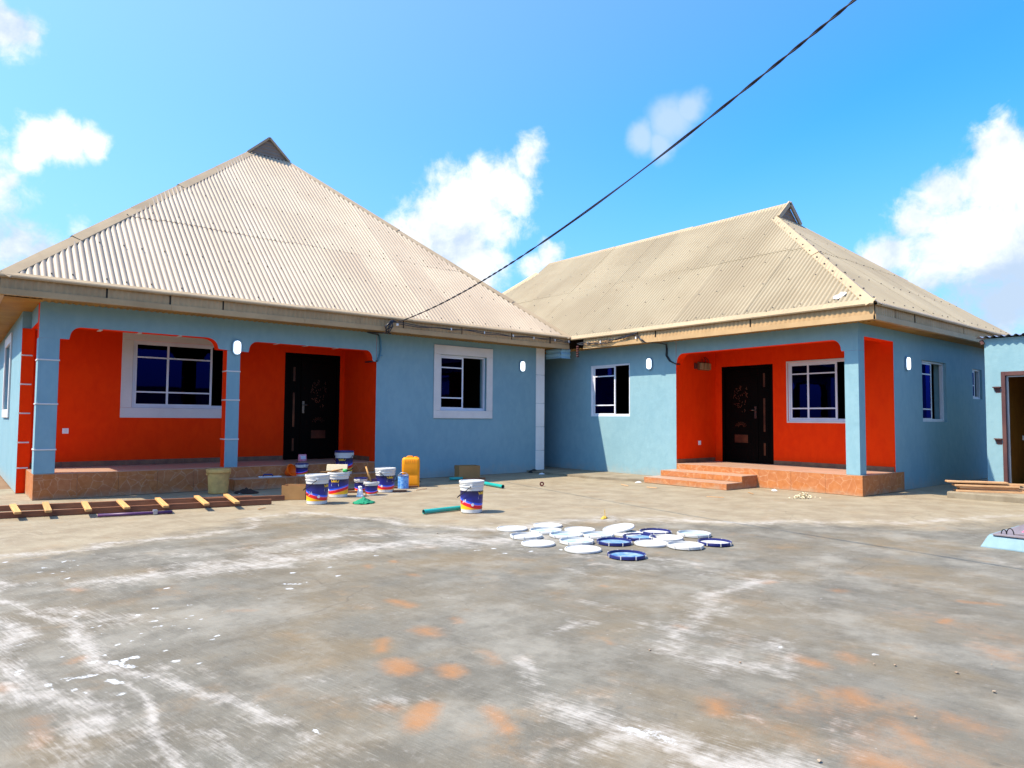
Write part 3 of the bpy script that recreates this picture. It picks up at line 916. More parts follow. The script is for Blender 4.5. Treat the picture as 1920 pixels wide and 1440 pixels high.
def make_window(house, pos, rz, w, h, sash, mull, bars, trim=0.0, depth=0.07, label=None, casing=0.035):
    """sliding window. local x to the viewer's right, z up, -y outwards; sash: width glazed, the rest stands open.
    mull: x of inner stiles; bars: heights of the cross bars as fractions"""
    f = MB()
    t = casing
    y0, y1 = 0.0, depth
    f.box(0, w, y0, y1, 0, t)
    f.box(0, w, y0, y1, h - t, h)
    f.box(0, t, y0 + 0.001, y1 - 0.001, t, h - t)
    f.box(w - t, w, y0 + 0.001, y1 - 0.001, t, h - t)
    f.box(t, w - t, 0.030, 0.036, t, t + 0.022)
    win = child_at('window', f, M['alu'], house, pos, rz, bevel=0.003)
    if label:
        win['label'] = label
    xs = [t] + list(mull) + [sash]
    sb = 0.036
    s = MB()
    yb0, yb1 = 0.018, 0.040
    for i, x in enumerate(xs):
        xa = x if i == 0 else x - sb / 2
        s.box(xa, xa + sb, yb0, yb1, t + 0.002, h - t - 0.002)
    for fz in [0.0] + list(bars) + [1.0]:
        z = t + fz * (h - 2 * t)
        za, zb = (z + .002, z + sb) if fz == 0 else ((z - sb, z - .002) if fz == 1 else (z - 0.013, z + 0.013))
        s.box(t + 0.001, sash + sb / 2 - 0.001, yb0 + 0.002, yb1 - 0.002, za, zb)
    obj('sash', s, M['alu'], win, local=True)
    zz = [t + sb] + [t + fz * (h - 2 * t) for fz in bars] + [h - t - sb]
    for i in range(len(xs) - 1):
        for j in range(len(zz) - 1):
            xa = xs[i] + (sb if i == 0 else sb / 2)
            obj('pane', bx(xa, xs[i + 1] - sb / 2, 0.027, 0.032, zz[j], zz[j + 1]), M['glass'], win, local=True)
    # second leaf slid behind the first
    s2 = MB()
    s2.box(t + 0.03, t + 0.06, 0.046, 0.064, t, h - t)
    s2.box(sash - 0.045, sash - 0.012, 0.046, 0.064, t, h - t)
    obj('rear_sash', s2, M['alu'], win, local=True)
    if trim:
        T = trim
        o = -0.028
        for nm, a in (('trim_board', (-T, w + T, o, 0.0, h, h + T)), ('trim_board', (-T, w + T, o, 0.0, -T, 0)),
                      ('trim_board', (-T, 0, o, 0.0, 0.0015, h - 0.0015)), ('trim_board', (w, w + T, o, 0.0, 0.0015, h - 0.0015))):
            obj(nm, bx(*a), M['white'], win, local=True, bevel=0.006)
    return win


def make_door(house, pos, rz, w, h, main_left, mirror_handle=False):
    """steel security door: wide leaf plus narrow leaf, pressed panels, copper relief. local x to the viewer's right"""
    fr = MB()
    t = 0.06
    fr.box(0, t, -0.02, 0.10, 0, h)
    fr.box(w - t, w, -0.02, 0.10, 0, h)
    fr.box(t, w - t, -0.019, 0.099, h - t, h)
    d = child_at('door', fr, M['steel_dark'], house, pos, rz, bevel=0.005)
    wide = (w - 2 * t) * 0.72
    nar = (w - 2 * t) - wide
    wx0 = t if main_left else t + nar
    nx0 = t + wide if main_left else t

    def leaf(name, x0, ww):
        return obj(name, bx(x0 + 0.004, x0 + ww - 0.004, 0.02, 0.075, 0.012, h - t - 0.005), M['steel_dark'], d, local=True, bevel=0.006)
    leaf('door_leaf', wx0, wide)
    leaf('narrow_leaf', nx0, nar)

    def panel(x0, x1, z0, z1, mat='steel_dark', pr=0.012):
        obj('pressed_panel', bx(x0, x1, 0.02 - pr, 0.0195, z0, z1), M[mat], d, local=True, bevel=0.006)
    cx = wx0 + wide / 2
    pw = wide * 0.56
    for z0, z1 in ((0.10, 0.30), (0.40, 0.62), (0.74, 0.90), (1.02, 1.72), (1.82, 2.02)):
        panel(cx - pw / 2, cx + pw / 2, z0, min(z1, h - 0.12))
    ncx = nx0 + nar / 2
    for z0, z1 in ((0.12, 0.48), (0.62, 1.42), (1.56, 1.95)):
        panel(ncx - nar * 0.26, ncx + nar * 0.26, z0, z1)
        s = MB()
        s.box(ncx - nar * 0.07, ncx + nar * 0.07, 0.003, 0.0075, z0 + 0.05, z1 - 0.05)
        obj('copper_strip', s, M['copper'], d, local=True, bevel=0.002)
    rr = random.Random(3)
    orn = MB()   # leaf-scroll relief on the wide panel
    for k in range(46):
        u = rr.random()
        z = 1.08 + 0.58 * u
        x = cx + (rr.random() - 0.5) * pw * (0.85 - 0.55 * abs(u - 0.5))
        a = rr.uniform(0, 3.14)
        L = rr.uniform(0.012, 0.03)
        orn.obox((x, 0.0055, z), (L * math.cos(a), 0, L * math.sin(a)), (0, 0.004, 0), (-0.005 * math.sin(a), 0, 0.005 * math.cos(a)))
    for k in range(22):
        a = math.pi * (k + 0.5) / 22
        r = 0.05 + 0.05 * (k % 3) / 2
        orn.obox((cx + r * 1.3 * math.cos(a), 0.0055, 0.765 + r * math.sin(a)), (0.012 * math.sin(a), 0, -0.012 * math.cos(a)), (0, 0.004, 0), (0.004 * math.cos(a), 0, 0.004 * math.sin(a)))
    obj('scroll_relief', orn, M['copper'], d, local=True)
    obj('relief_plate', bx(cx - pw * 0.36, cx + pw * 0.36, 0.002, 0.0075, 0.425, 0.595), M['copper'], d, local=True, bevel=0.003)
    hx = wx0 + (0.055 if not main_left else wide - 0.055)
    hd = MB()
    hd.box(hx - 0.022, hx + 0.022, 0.008, 0.0198, 0.95, 1.20)
    hd.tube([(hx, 0.0, 1.12), (hx, -0.035, 1.12)], 0.010, 8)
    sg = 1 if not main_left else -1
    hd.tube([(hx, -0.035, 1.12), (hx + sg * 0.11, -0.038, 1.12)], 0.009, 8)
    obj('door_handle', hd, M['chrome'], d, local=True)
    return d


PITCH, AMP = 0.087, 0.0155


def corr_strip(mb, P0, u, s, n, t0, t1, f0, f1, lift=0.0, pitch=PITCH, amp=AMP, seg=6, m=0, valley=False):
    P0, u, s, n = Vector(P0), Vector(u), Vector(s), Vector(n)
    k = max(2, int(round((t1 - t0) / pitch * seg)))
    prev = None
    for i in range(k + 1):
        t = t0 + (t1 - t0) * i / k
        a, b = f0(t), f1(t)
        if b - a < 0.01:
            prev = None
            continue
        if valley:        # broad crowns, tight valleys
            hgt = amp * (2.0 * abs(math.cos(math.pi * t / pitch)) ** 0.75 - 1.0) + lift
        else:
            hgt = amp * math.cos(2 * math.pi * t / pitch) + lift
        pa = P0 + u * t + s * a + n * hgt
        pb = P0 + u * t + s * b + n * hgt
        ia = len(mb.v)
        mb.v += [tuple(pa), tuple(pb)]
        if prev is not None:
            mb.f.append((prev, ia, ia + 1, prev + 1))
            mb.m.append(m)
            mb.sm.append(True)
        prev = ia


def roof_face(roof, P0, u, s, n, L, H, split, width=0.78, mat='roof', amp=AMP):
    """one slope: separate corrugated sheets in two courses. H(t): slope length at t"""
    wob = lambda i: 0.002 * math.sin(i * 5.7)
    k = max(1, int(round(L / width)))
    edges = [L * i / k for i in range(k + 1)]
    out = []
    for i in range(k):
        t0, t1 = edges[i], edges[i + 1] + (0.03 if i < k - 1 else 0)
        for row in (0, 1):
            mb = MB()
            if row == 0:
                corr_strip(mb, P0, u, s, n, t0, t1, lambda t: 0.0, lambda t: min(H(t), split + 0.1), lift=0.003 * (i % 2) + wob(i), valley=True, seg=8, amp=amp)
            else:
                corr_strip(mb, P0, u, s, n, t0, t1, lambda t: split - 0.05 + 0.03 * math.sin(i * 2.3), lambda t: H(t), lift=0.005 + 0.003 * (i % 2) + wob(i + 5), valley=True, seg=8, amp=amp)
            if mb.f:
                out.append(obj('roof_sheet', mb, M[mat], roof))
    return out


def hip_caps(roof, A, B, d1, d2, w, up, piece=1.8, mat='trim', over=0.08):
    """folded ridge / hip flashing in overlapping lengths; d1, d2: in-slope directions of its two wings"""
    A, B = Vector(A), Vector(B)
    L = (B - A).length
    ax = (B - A) / L
    d1, d2, up = Vector(d1), Vector(d2), Vector(up)
    k = max(1, int(round(L / piece)))
    for i in range(k):
        a = A + ax * (L * i / k - (over if i else 0))
        b = A + ax * (L * (i + 1) / k)
        z0 = 0.020 + 0.006 * (i % 2)
        mb = MB()
        for d in (d1, d2):
            jo = random.uniform(-0.008, 0.008)
            nrm = up
            p = [a + nrm * (z0 + 0.012), b + nrm * (z0 + 0.002), b + d * (w + jo) + nrm * (z0 - 0.004), a + d * (w + jo) + nrm * z0]
            mb.poly(p)
            mb.poly([p[3], p[2], p[2] - nrm * 0.018, p[3] - nrm * 0.018])
        obj('hip_cap', mb, M[mat], roof)


def screw_rows(mb, pts, n, r=0.012, h=0.016):
    n = Vector(n)
    a = n.orthogonal().normalized()
    b = n.cross(a)
    for p in pts:
        p = Vector(p)
        base = len(mb.v)
        for z in (0, h):
            for k in range(6):
                t = math.pi * k / 3
                mb.v.append(tuple(p + n * z + (a * math.cos(t) + b * math.sin(t)) * r))
        for k in range(6):
            mb.f.append((base + k, base + (k + 1) % 6, base + 6 + (k + 1) % 6, base + 6 + k))
            mb.m.append(0); mb.sm.append(False)
        mb.f.append(tuple(base + 6 + k for k in range(6)))
        mb.m.append(0); mb.sm.append(False)


def slope_screws(mb, P0, u, s, n, L, H, rows, every=4, jitter=0.02):
    P0, u, s, n = Vector(P0), Vector(u), Vector(s), Vector(n)
    pts = []
    for r in rows:
        k = 2
        while k * PITCH < L:
            t = k * PITCH
            a = r + random.uniform(-jitter, jitter)
            if a < H(t) - 0.15:
                pts.append(P0 + u * t + s * a + n * (AMP + 0.004))
            k += every + random.choice((-1, 0, 0, 1))
    screw_rows(mb, pts, n)


def fascia_run(house, A, B, out, z0, z1, gaps=(), name='fascia'):
    """corrugated fascia boards between plan points A and B with bottom strip and drip edge; out: outward normal"""
    A, B, out = Vector((*A, 0)), Vector((*B, 0)), Vector((*out, 0))
    L = (B - A).length
    u = (B - A) / L
    back = MB()
    c = (A + B) / 2 - out * 0.04 + Vector((0, 0, (z0 + z1) / 2))
    back.obox(c, u * L / 2, out * 0.012, Vector((0, 0, (z1 - z0) / 2 - 0.005)))
    fa = obj(name, back, M['underlay'], house)
    cuts = [0.0] + sorted(gaps) + [L]
    for i in range(len(cuts) - 1):
        t0, t1 = cuts[i] + (0.012 if i else 0), cuts[i + 1] - (0.012 if i < len(cuts) - 2 else 0)
        mb = MB()
        tilt = random.uniform(-0.006, 0.006)
        corr_strip(mb, A + Vector((0, 0, z0)), u, (0, 0, 1), out, t0, t1, lambda t: 0.02, lambda t: z1 - z0 - 0.005, lift=0.0 + tilt, amp=0.007)
        obj('fascia_panel', mb, M['fascia'], fa)
    k = max(1, int(round(L / 2.4)))
    for i in range(k):
        t0, t1 = L * i / k, L * (i + 1) / k - 0.004
        dz = random.uniform(-0.004, 0.004)
        b = MB()
        b.obox(A + u * (t0 + t1) / 2 + out * 0.014 + Vector((0, 0, z0 + 0.032 + dz)), u * (t1 - t0) / 2, out * 0.006, Vector((0, 0, 0.040)))
        b.obox(A + u * (t0 + t1) / 2 - out * 0.016 + Vector((0, 0, z0 - 0.012 + dz)), u * (t1 - t0) / 2, out * 0.036, Vector((0, 0, 0.004)))
        obj('fascia_strip', b, M['fascia'], fa)
    return fa


def eave_trim(house_roof, A, B, out, z, sl, w=0.10):
    """drip edge along the eave: flat lap on the sheets and a rounded nose. sl: up-slope unit vector"""
    A, B, out, sl = Vector((*A, z)), Vector((*B, z)), Vector((*out, 0)), Vector(sl)
    L = (B - A).length
    u = (B - A) / L
    k = max(1, int(round(L / 2.4)))
    n = u.cross(sl)
    if n.z < 0:
        n = -n
    prof = [sl * w + n * 0.017, sl * 0.0 + n * 0.020, out * 0.035 + Vector((0, 0, 0.004)), out * 0.045 + Vector((0, 0, -0.016)), out * 0.036 + Vector((0, 0, -0.036)), out * 0.020 + Vector((0, 0, -0.042))]
    for i in range(k):
        a = A + u * (L * i / k) + Vector((0, 0, random.uniform(-0.004, 0.004)))
        b = A + u * (L * (i + 1) / k - 0.002) + Vector((0, 0, random.uniform(-0.004, 0.004)))
        mb = MB()
        for p, q in zip(prof[:-1], prof[1:]):
            mb.poly([a + p, b + p, b + q, a + q])
        obj('eave_trim', mb, M['trim'], house_roof)


def tile_front(parent, axis, plane, a0, a1, z0, z1, sign, tw=0.40, t=0.008, first=None):
    """row of upright tiles; sign: outward direction along the other axis"""
    k = max(1, int(math.ceil((a1 - a0) / tw - 0.15)))
    e = [a0 + (a1 - a0) * i / k for i in range(k + 1)]
    for i in range(k):
        p, q = e[i] + 0.0015, e[i + 1] - 0.0015
        j = random.uniform(0, 0.0015)
        lo, hi = sorted((plane, plane + sign * (t + j)))
        if axis == 'x':
            obj('tile', bx(p, q, lo, hi, z0, z1), M['tile'], parent, bevel=0.0015)
        else:
            obj('tile', bx(lo, hi, p, q, z0, z1), M['tile'], parent, bevel=0.0015)


def tile_floor(parent, x0, x1, y0, y1, z, tw=0.42, t=0.008, mat='floor_tile'):
    kx, ky = max(1, round((x1 - x0) / tw)), max(1, round((y1 - y0) / tw))
    for i in range(kx):
        for j in range(ky):
            a, b = x0 + (x1 - x0) * i / kx, x0 + (x1 - x0) * (i + 1) / kx
            c, d = y0 + (y1 - y0) * j / ky, y0 + (y1 - y0) * (j + 1) / ky
            obj('floor_tile', bx(a + .0015, b - .0015, c + .0015, d - .0015, z, z + t + random.uniform(0, 0.001)), M[mat], parent)


def bands(parent, x0, x1, y0, y1, zs, h=0.022, pr=0.010):
    """white plaster fillets wrapped round a column"""
    for z in zs:
        b = MB()
        b.box(x0 - pr, x1 + pr, y0 - pr, y1 + pr, z - h / 2, z + h / 2)
        obj('white_band', b, M['white'], parent, bevel=0.004)


# ------------------------------------------------------------------ left house: pyramid-hipped bungalow with arched porch
def left_house():
    hs = thing('bungalow', 'blue bungalow with tall steep hipped roof and long double-arched orange porch, beside the ladder', 'house', (0.86, 12.3, 0))
    Yf, Yb, ZT = 12.3, 13.75, 2.95
    XL, XR_, YE = 0.86, 11.03, 24.2
    B, O, I = M['blue'], M['orange'], M['inside']
    # front wall right of the porch
    mb = MB()
    wall(mb, 'x', Yf, Yf + 0.225, 6.56, XR_, 0.0, ZT, [(8.08, 9.31, 1.42, 2.62)], 0, 1, 0, m_lo=2)
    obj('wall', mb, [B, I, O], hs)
    # side and rear walls
    mb = MB()
    wall(mb, 'y', XL, XL + 0.225, 13.752, YE, 0.0, ZT, [(16.0, 17.5, 1.36, 2.62)], 0, 1, 0)
    obj('wall', mb, [B, I], hs)
    mb = MB()
    wall(mb, 'y', XR_, XR_ - 0.225, Yf + 0.227, YE, 0.0, ZT, [], 0, 1, 0)
    obj('wall', mb, [B, I], hs)
    mb = MB()
    wall(mb, 'x', YE, YE - 0.225, XL + 0.23, XR_ - 0.23, 0.0, ZT, [], 0, 1, 0)
    obj('wall', mb, [B, I], hs)
    # porch back wall and its side wall
    mb = MB()
    wall(mb, 'x', Yb, Yb + 0.225, 1.03, 6.56, 0.0, ZT, [(2.50, 4.10, 1.40, 2.61), (5.26, 6.47, 0.37, 2.575)], 0, 1, 0)
    obj('porch_wall', mb, [O, I], hs)
    mb = MB()
    wall(mb, 'y', 6.56, 6.785, Yf + 0.227, Yb + 0.225, 0.0, ZT, [], 0, 1, 0)
    obj('porch_wall', mb, [O, I], hs)
    # arched porch beam
    def arc(x0, z0, x1, z1, n=7):
        """quarter curve from (x0, z0) to (x1, z1), vertical first then horizontal if z rises"""
        pts = []
        for i in range(n + 1):
            a = math.pi / 2 * i / n
            if z1 > z0:
                pts.append((x0 + (x1 - x0) * (1 - math.cos(a)), z0 + (z1 - z0) * math.sin(a)))
            else:
                pts.append((x0 + (x1 - x0) * math.sin(a), z0 + (z1 - z0) * (1 - math.cos(a))))
        return pts
    prof = [(0.98, ZT), (0.98, 2.41), (1.36, 2.405)] + arc(1.37, 2.44, 1.52, 2.60) + arc(3.34, 2.595, 3.53, 2.42) + \
        [(3.56, 2.41), (4.04, 2.39)] + arc(4.05, 2.42, 4.20, 2.585) + arc(6.33, 2.585, 6.47, 2.40) + [(6.50, 2.37), (6.555, 2.37), (6.555, ZT)]
    mb = MB()
    mb.prism(prof, lambda p, a: (p[0], a, p[1]), Yf, Yf + 0.225, 0, 1, 1)
    obj('arched_beam', mb, [B, O], hs)
    mb = MB()   # side beam over the left end of the porch
    mb.box(0.98, 1.205, Yf + 0.2265, 13.60, 2.66, ZT, 0, {'z-': 1, 'x+': 1})
    obj('side_beam', mb, [B, O], hs)
    # small white reveals under the arches
    for x in (1.75, 2.3, 2.9, 4.55, 5.1, 5.7):
        obj('white_fillet', bx(x, x + 0.05, Yf + 0.003, Yf + 0.222, 2.582, 2.592), M['white'], hs)
    # columns
    mb = MB()
    mb.box(0.98, 1.245, Yf, Yf + 0.265, 0.383, 2.409, 0, {'x+': 1, 'y+': 1})
    c = obj('column', mb, [B, O], hs, bevel=0.004)
    bands(c, 0.98, 1.245, Yf, Yf + 0.265, (2.08, 1.42, 0.74))
    mb = MB()
    mb.box(3.68, 3.905, Yf, Yf + 0.225, 0.375, 2.40, 0, {'x-': 1, 'x+': 1, 'y+': 1})
    c = obj('column', mb, [B, O], hs, bevel=0.004)
    bands(c, 3.68, 3.905, Yf, Yf + 0.225, (2.04, 1.54, 0.86))
    mb = MB()
    mb.box(0.858, 1.03, 13.58, 13.9, 0.0, 2.66, 0, {'y-': 1, 'x+': 1})
    c = obj('pilaster', mb, [B, O], hs, bevel=0.003)
    obj('wall_head', bx(0.858, 1.206, 13.602, 13.9, 2.6605, ZT - 0.002), B, hs)
    bands(c, 0.868, 1.00, 13.58, 13.70, (2.22, 1.75, 1.28, 0.81, 0.40))
    # end pilaster, white
    for i, (z0, z1) in enumerate(((0.0, 0.50), (0.506, 1.06), (1.066, 1.62), (1.626, 2.30), (2.306, 2.945))):
        obj('corner_pilaster', bx(10.795, 11.06, Yf - 0.022, Yf - 0.0005, z0, z1), M['corner'], hs, bevel=0.006)
    # ceiling over the rooms and porch
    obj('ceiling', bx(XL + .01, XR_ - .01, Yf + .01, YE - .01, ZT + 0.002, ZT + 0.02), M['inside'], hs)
    # plinth with tile facing
    pl = obj('porch_plinth', bx(0.99, 6.555, Yf + 0.002, Yb - 0.002, 0.0, 0.372), M['tilebed'], hs)
    tile_front(pl, 'x', Yf + 0.002, 0.982, 3.75, 0.0, 0.372, -1, tw=0.62)
    tile_front(pl, 'y', 0.99, Yf + 0.001, 13.57, 0.0, 0.372, -1, tw=0.62)
    tile_floor(pl, 0.984, 6.55, Yf - 0.006, Yb - 0.004, 0.373, tw=0.60)
    # steps
    st = obj('porch_step', bx(3.76, 6.548, 11.98, Yf - 0.009, 0.0, 0.182), M['tilebed'], hs)
    tile_front(st, 'x', 11.98, 3.76, 6.548, 0.0, 0.182, -1, tw=0.60)
    tile_front(st, 'y', 3.76, 11.972, Yf - 0.01, 0.0, 0.182, -1)
    tile_floor(st, 3.752, 6.548, 11.972, Yf - 0.010, 0.183, tw=0.60)
    tile_front(pl, 'x', Yf + 0.001, 3.77, 6.548, 0.193, 0.372, -1, tw=0.60)
    # skirting
    for i in range(9):
        x0, x1 = 1.03 + i * 0.47, 1.03 + (i + 1) * 0.47 - 0.003
        obj('skirting_tile', bx(x0, min(x1, 5.25), Yb - 0.012, Yb - 0.0005, 0.3835, 0.47), M['skirt'], hs)
    for i in range(2):
        obj('skirting_tile', bx(6.548, 6.5595, Yf + 0.23 + i * 0.6, Yf + 0.23 + (i + 1) * 0.59, 0.3835, 0.47), M['skirt'], hs)
    # openings
    make_window(hs, (2.50, Yb + 0.02, 1.40), 0, 1.60, 1.21, 1.34, (0.58,), (0.22, 0.77), trim=0.18)
    make_window(hs, (8.08, Yf + 0.05, 1.42), 0, 1.23, 1.20, 0.63, (), (0.21, 0.79), trim=0.0)
    t = MB()
    T = 0.17
    for a in ((8.08 - T, 9.31 + T, 2.62, 2.62 + T + .03), (8.08 - T, 9.31 + T, 1.42 - T, 1.42), (8.08 - T, 8.08, 1.4215, 2.6185), (9.31, 9.31 + T, 1.4215, 2.6185)):
        obj('trim_board', bx(a[0], a[1], Yf - 0.026, Yf - 0.0005, a[2], a[3]), M['white'], hs, bevel=0.006)
    make_window(hs, (XL + 0.05, 17.5, 1.36), -math.pi / 2, 1.50, 1.26, 0.75, (), (0.21, 0.79))
    for a in ((15.85, 17.65, 2.62, 2.80), (15.85, 17.65, 1.20, 1.36), (15.85, 16.0, 1.3615, 2.6185), (17.5, 17.65, 1.3615, 2.6185)):
        obj('trim_board', bx(XL - 0.03, XL - 0.0005, a[0], a[1], a[2], a[3]), M['white'], hs, bevel=0.006)
    make_door(hs, (5.26, Yb + 0.03, 0.384), 0, 1.21, 2.19, main_left=False)

    # ---------------- roof
    ex0, ex1, ey0, ey1, ez = 0.45, 11.35, 11.70, 24.8, 3.19
    xm, rz_ = (ex0 + ex1) / 2, 8.17
    k = (rz_ - ez) / (xm - ex0)                 # pitch of the sides
    zg = 7.72                                   # foot of the little gable
    yg = 16.86
    kf = (zg - ez) / (yg - ey0)                 # pitch of the hip end
    hw = (rz_ - zg) / k                         # half width of the little gable
    rb = ey1 - (yg - ey0)
    und = MB()
    d = 0.035
    A, Bc, Cc, D = (ex0, ey0, ez - d), (ex1, ey0, ez - d), (ex1, ey1, ez - d), (ex0, ey1, ez - d)
    g1, g2, g3, g4 = (xm - hw, yg, zg - d), (xm + hw, yg, zg - d), (xm + hw, rb, zg - d), (xm - hw, rb, zg - d)
    r1, r2 = (xm, yg + 0.03, rz_ - d), (xm, rb, rz_ - d)
    und.poly([A, Bc, g2, g1]); und.poly([Bc, Cc, g3, r2, r1, g2]); und.poly([Cc, D, g4, g3]); und.poly([D, A, g1, r1, r2, g4]); und.poly([g1, g2, r1]); und.poly([g3, g4, r2])
    rf = obj('roof', und, M['underlay'], hs)
    sf = Vector((0, 1, kf)).normalized(); nf = Vector((0, -kf, 1)).normalized()
    smf = math.sqrt(1 + kf * kf)
    L = ex1 - ex0
    hmax = (zg - ez) / kf * smf
    slope_to_hip = (xm - hw - ex0)
    Hf = lambda t: max(0.0, min(hmax, t / slope_to_hip * hmax, (L - t) / slope_to_hip * hmax))
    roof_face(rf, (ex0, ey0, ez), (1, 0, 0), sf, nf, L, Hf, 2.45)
    sl = Vector((1, 0, k)).normalized(); nl = Vector((-k, 0, 1)).normalized()
    sml = math.sqrt(1 + k * k)
    Ly = ey1 - ey0
    hg = (zg - ez) / k * sml; hr = (rz_ - ez) / k * sml
    run = yg - ey0

    def Hs(t):
        q = min(t, Ly - t)
        return hr if q >= run else max(0.0, q / run * hg)
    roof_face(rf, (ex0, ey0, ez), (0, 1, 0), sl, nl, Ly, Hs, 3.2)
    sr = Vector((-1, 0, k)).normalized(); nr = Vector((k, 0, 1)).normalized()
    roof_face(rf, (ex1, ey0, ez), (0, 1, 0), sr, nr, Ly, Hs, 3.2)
    # flashings
    for sx, gx, e in ((1, xm - hw, ex0), (-1, xm + hw, ex1)):
        Ah, Bh = Vector((e, ey0, ez)), Vector((gx, yg, zg))
        ax = (Bh - Ah).normalized()
        d1 = (nf.cross(ax)).normalized()
        if d1.x * sx < 0:
            d1 = -d1
        ns = nl if sx == 1 else nr
        d2 = (ns.cross(ax)).normalized()
        if d2.y < 0:
            d2 = -d2
        hip_caps(rf, Ah, Bh, d1, d2, 0.15, (nf + ns).normalized())
    hip_caps(rf, (xm, yg - 0.06, rz_), (xm, rb, rz_), -sl, -sr, 0.17, (0, 0, 1), piece=2.4)
    # little gable at the ridge end
    gp = MB()
    corr_strip(gp, (xm - hw, yg - 0.03, zg), (0, 0, 1), (1, 0, 0), (0, -1, 0), 0.0, rz_ - zg - 0.02,
               lambda t: hw * t / (rz_ - zg), lambda t: 2 * hw - hw * t / (rz_ - zg), pitch=0.087, amp=0.006)
    obj('gable_panel', gp, M['gable'], rf)
    for sgn in (-1, 1):
        b = MB()
        b.beam((xm + sgn * (hw + 0.03), yg - 0.05, zg - 0.02), (xm, yg - 0.05, rz_ + 0.015), 0.05, 0.05, up=(0, 1, 0))
        obj('barge_trim', b, M['trim'], rf)
    sc = MB()
    slope_screws(sc, (ex0, ey0, ez), (1, 0, 0), sf, nf, L, Hf, (0.14, 1.25, 2.38, 2.62, 3.8, 5.0))
    so = obj('roof_screws', sc, M['screw'], rf)
    so['kind'] = 'stuff'
    eave_trim(rf, (ex0, ey0), (ex1, ey0), (0, -1), ez, sf, w=0.05)
    eave_trim(rf, (ex0, ey0), (ex0, ey1), (-1, 0), ez, sl, w=0.05)
    fascia_run(hs, (ex0 + 0.02, ey0 + 0.02), (ex1 - 0.02, ey0 + 0.02), (0, -1), 2.93, 3.165, gaps=(1.28, 2.15, 2.95, 6.35, 7.75, 9.1, 10.25))
    fascia_run(hs, (ex0 + 0.02, ey1), (ex0 + 0.02, ey0 + 0.04), (-1, 0), 2.93, 3.165, gaps=(2.5, 5, 7.5, 10))
    fascia_run(hs, (ex1 - 0.02, ey0 + 0.05), (ex1 - 0.02, ey1), (1, 0), 2.93, 3.165)
    # soffit sheets
    mb = MB()
    corr_strip(mb, (ex0 + 0.03, ey0 + 0.05, 2.945), (1, 0, 0), (0, 1, 0), (0, 0, -1), 0, L - 0.06, lambda t: 0, lambda t: 0.55 if t > 0.40 else 0.22, amp=0.008)
    obj('soffit', mb, M['soffit'], hs)
    mb = MB()
    corr_strip(mb, (ex0 + 0.03, ey0 + 0.28, 2.937), (0, 1, 0), (1, 0, 0), (0, 0, -1), 0, Ly - 0.3, lambda t: 0, lambda t: 0.39 if t > 1.6 else 0.50, amp=0.008)
    obj('soffit', mb, M['soffit'], hs)
    mb = MB()
    corr_strip(mb, (ex1 - 0.33, ey0 + 0.62, 2.945), (0, 1, 0), (1, 0, 0), (0, 0, -1), 0, Ly - 0.7, lambda t: 0, lambda t: 0.28, amp=0.008)
    obj('soffit', mb, M['soffit'], hs)
    return hs


left = left_house()


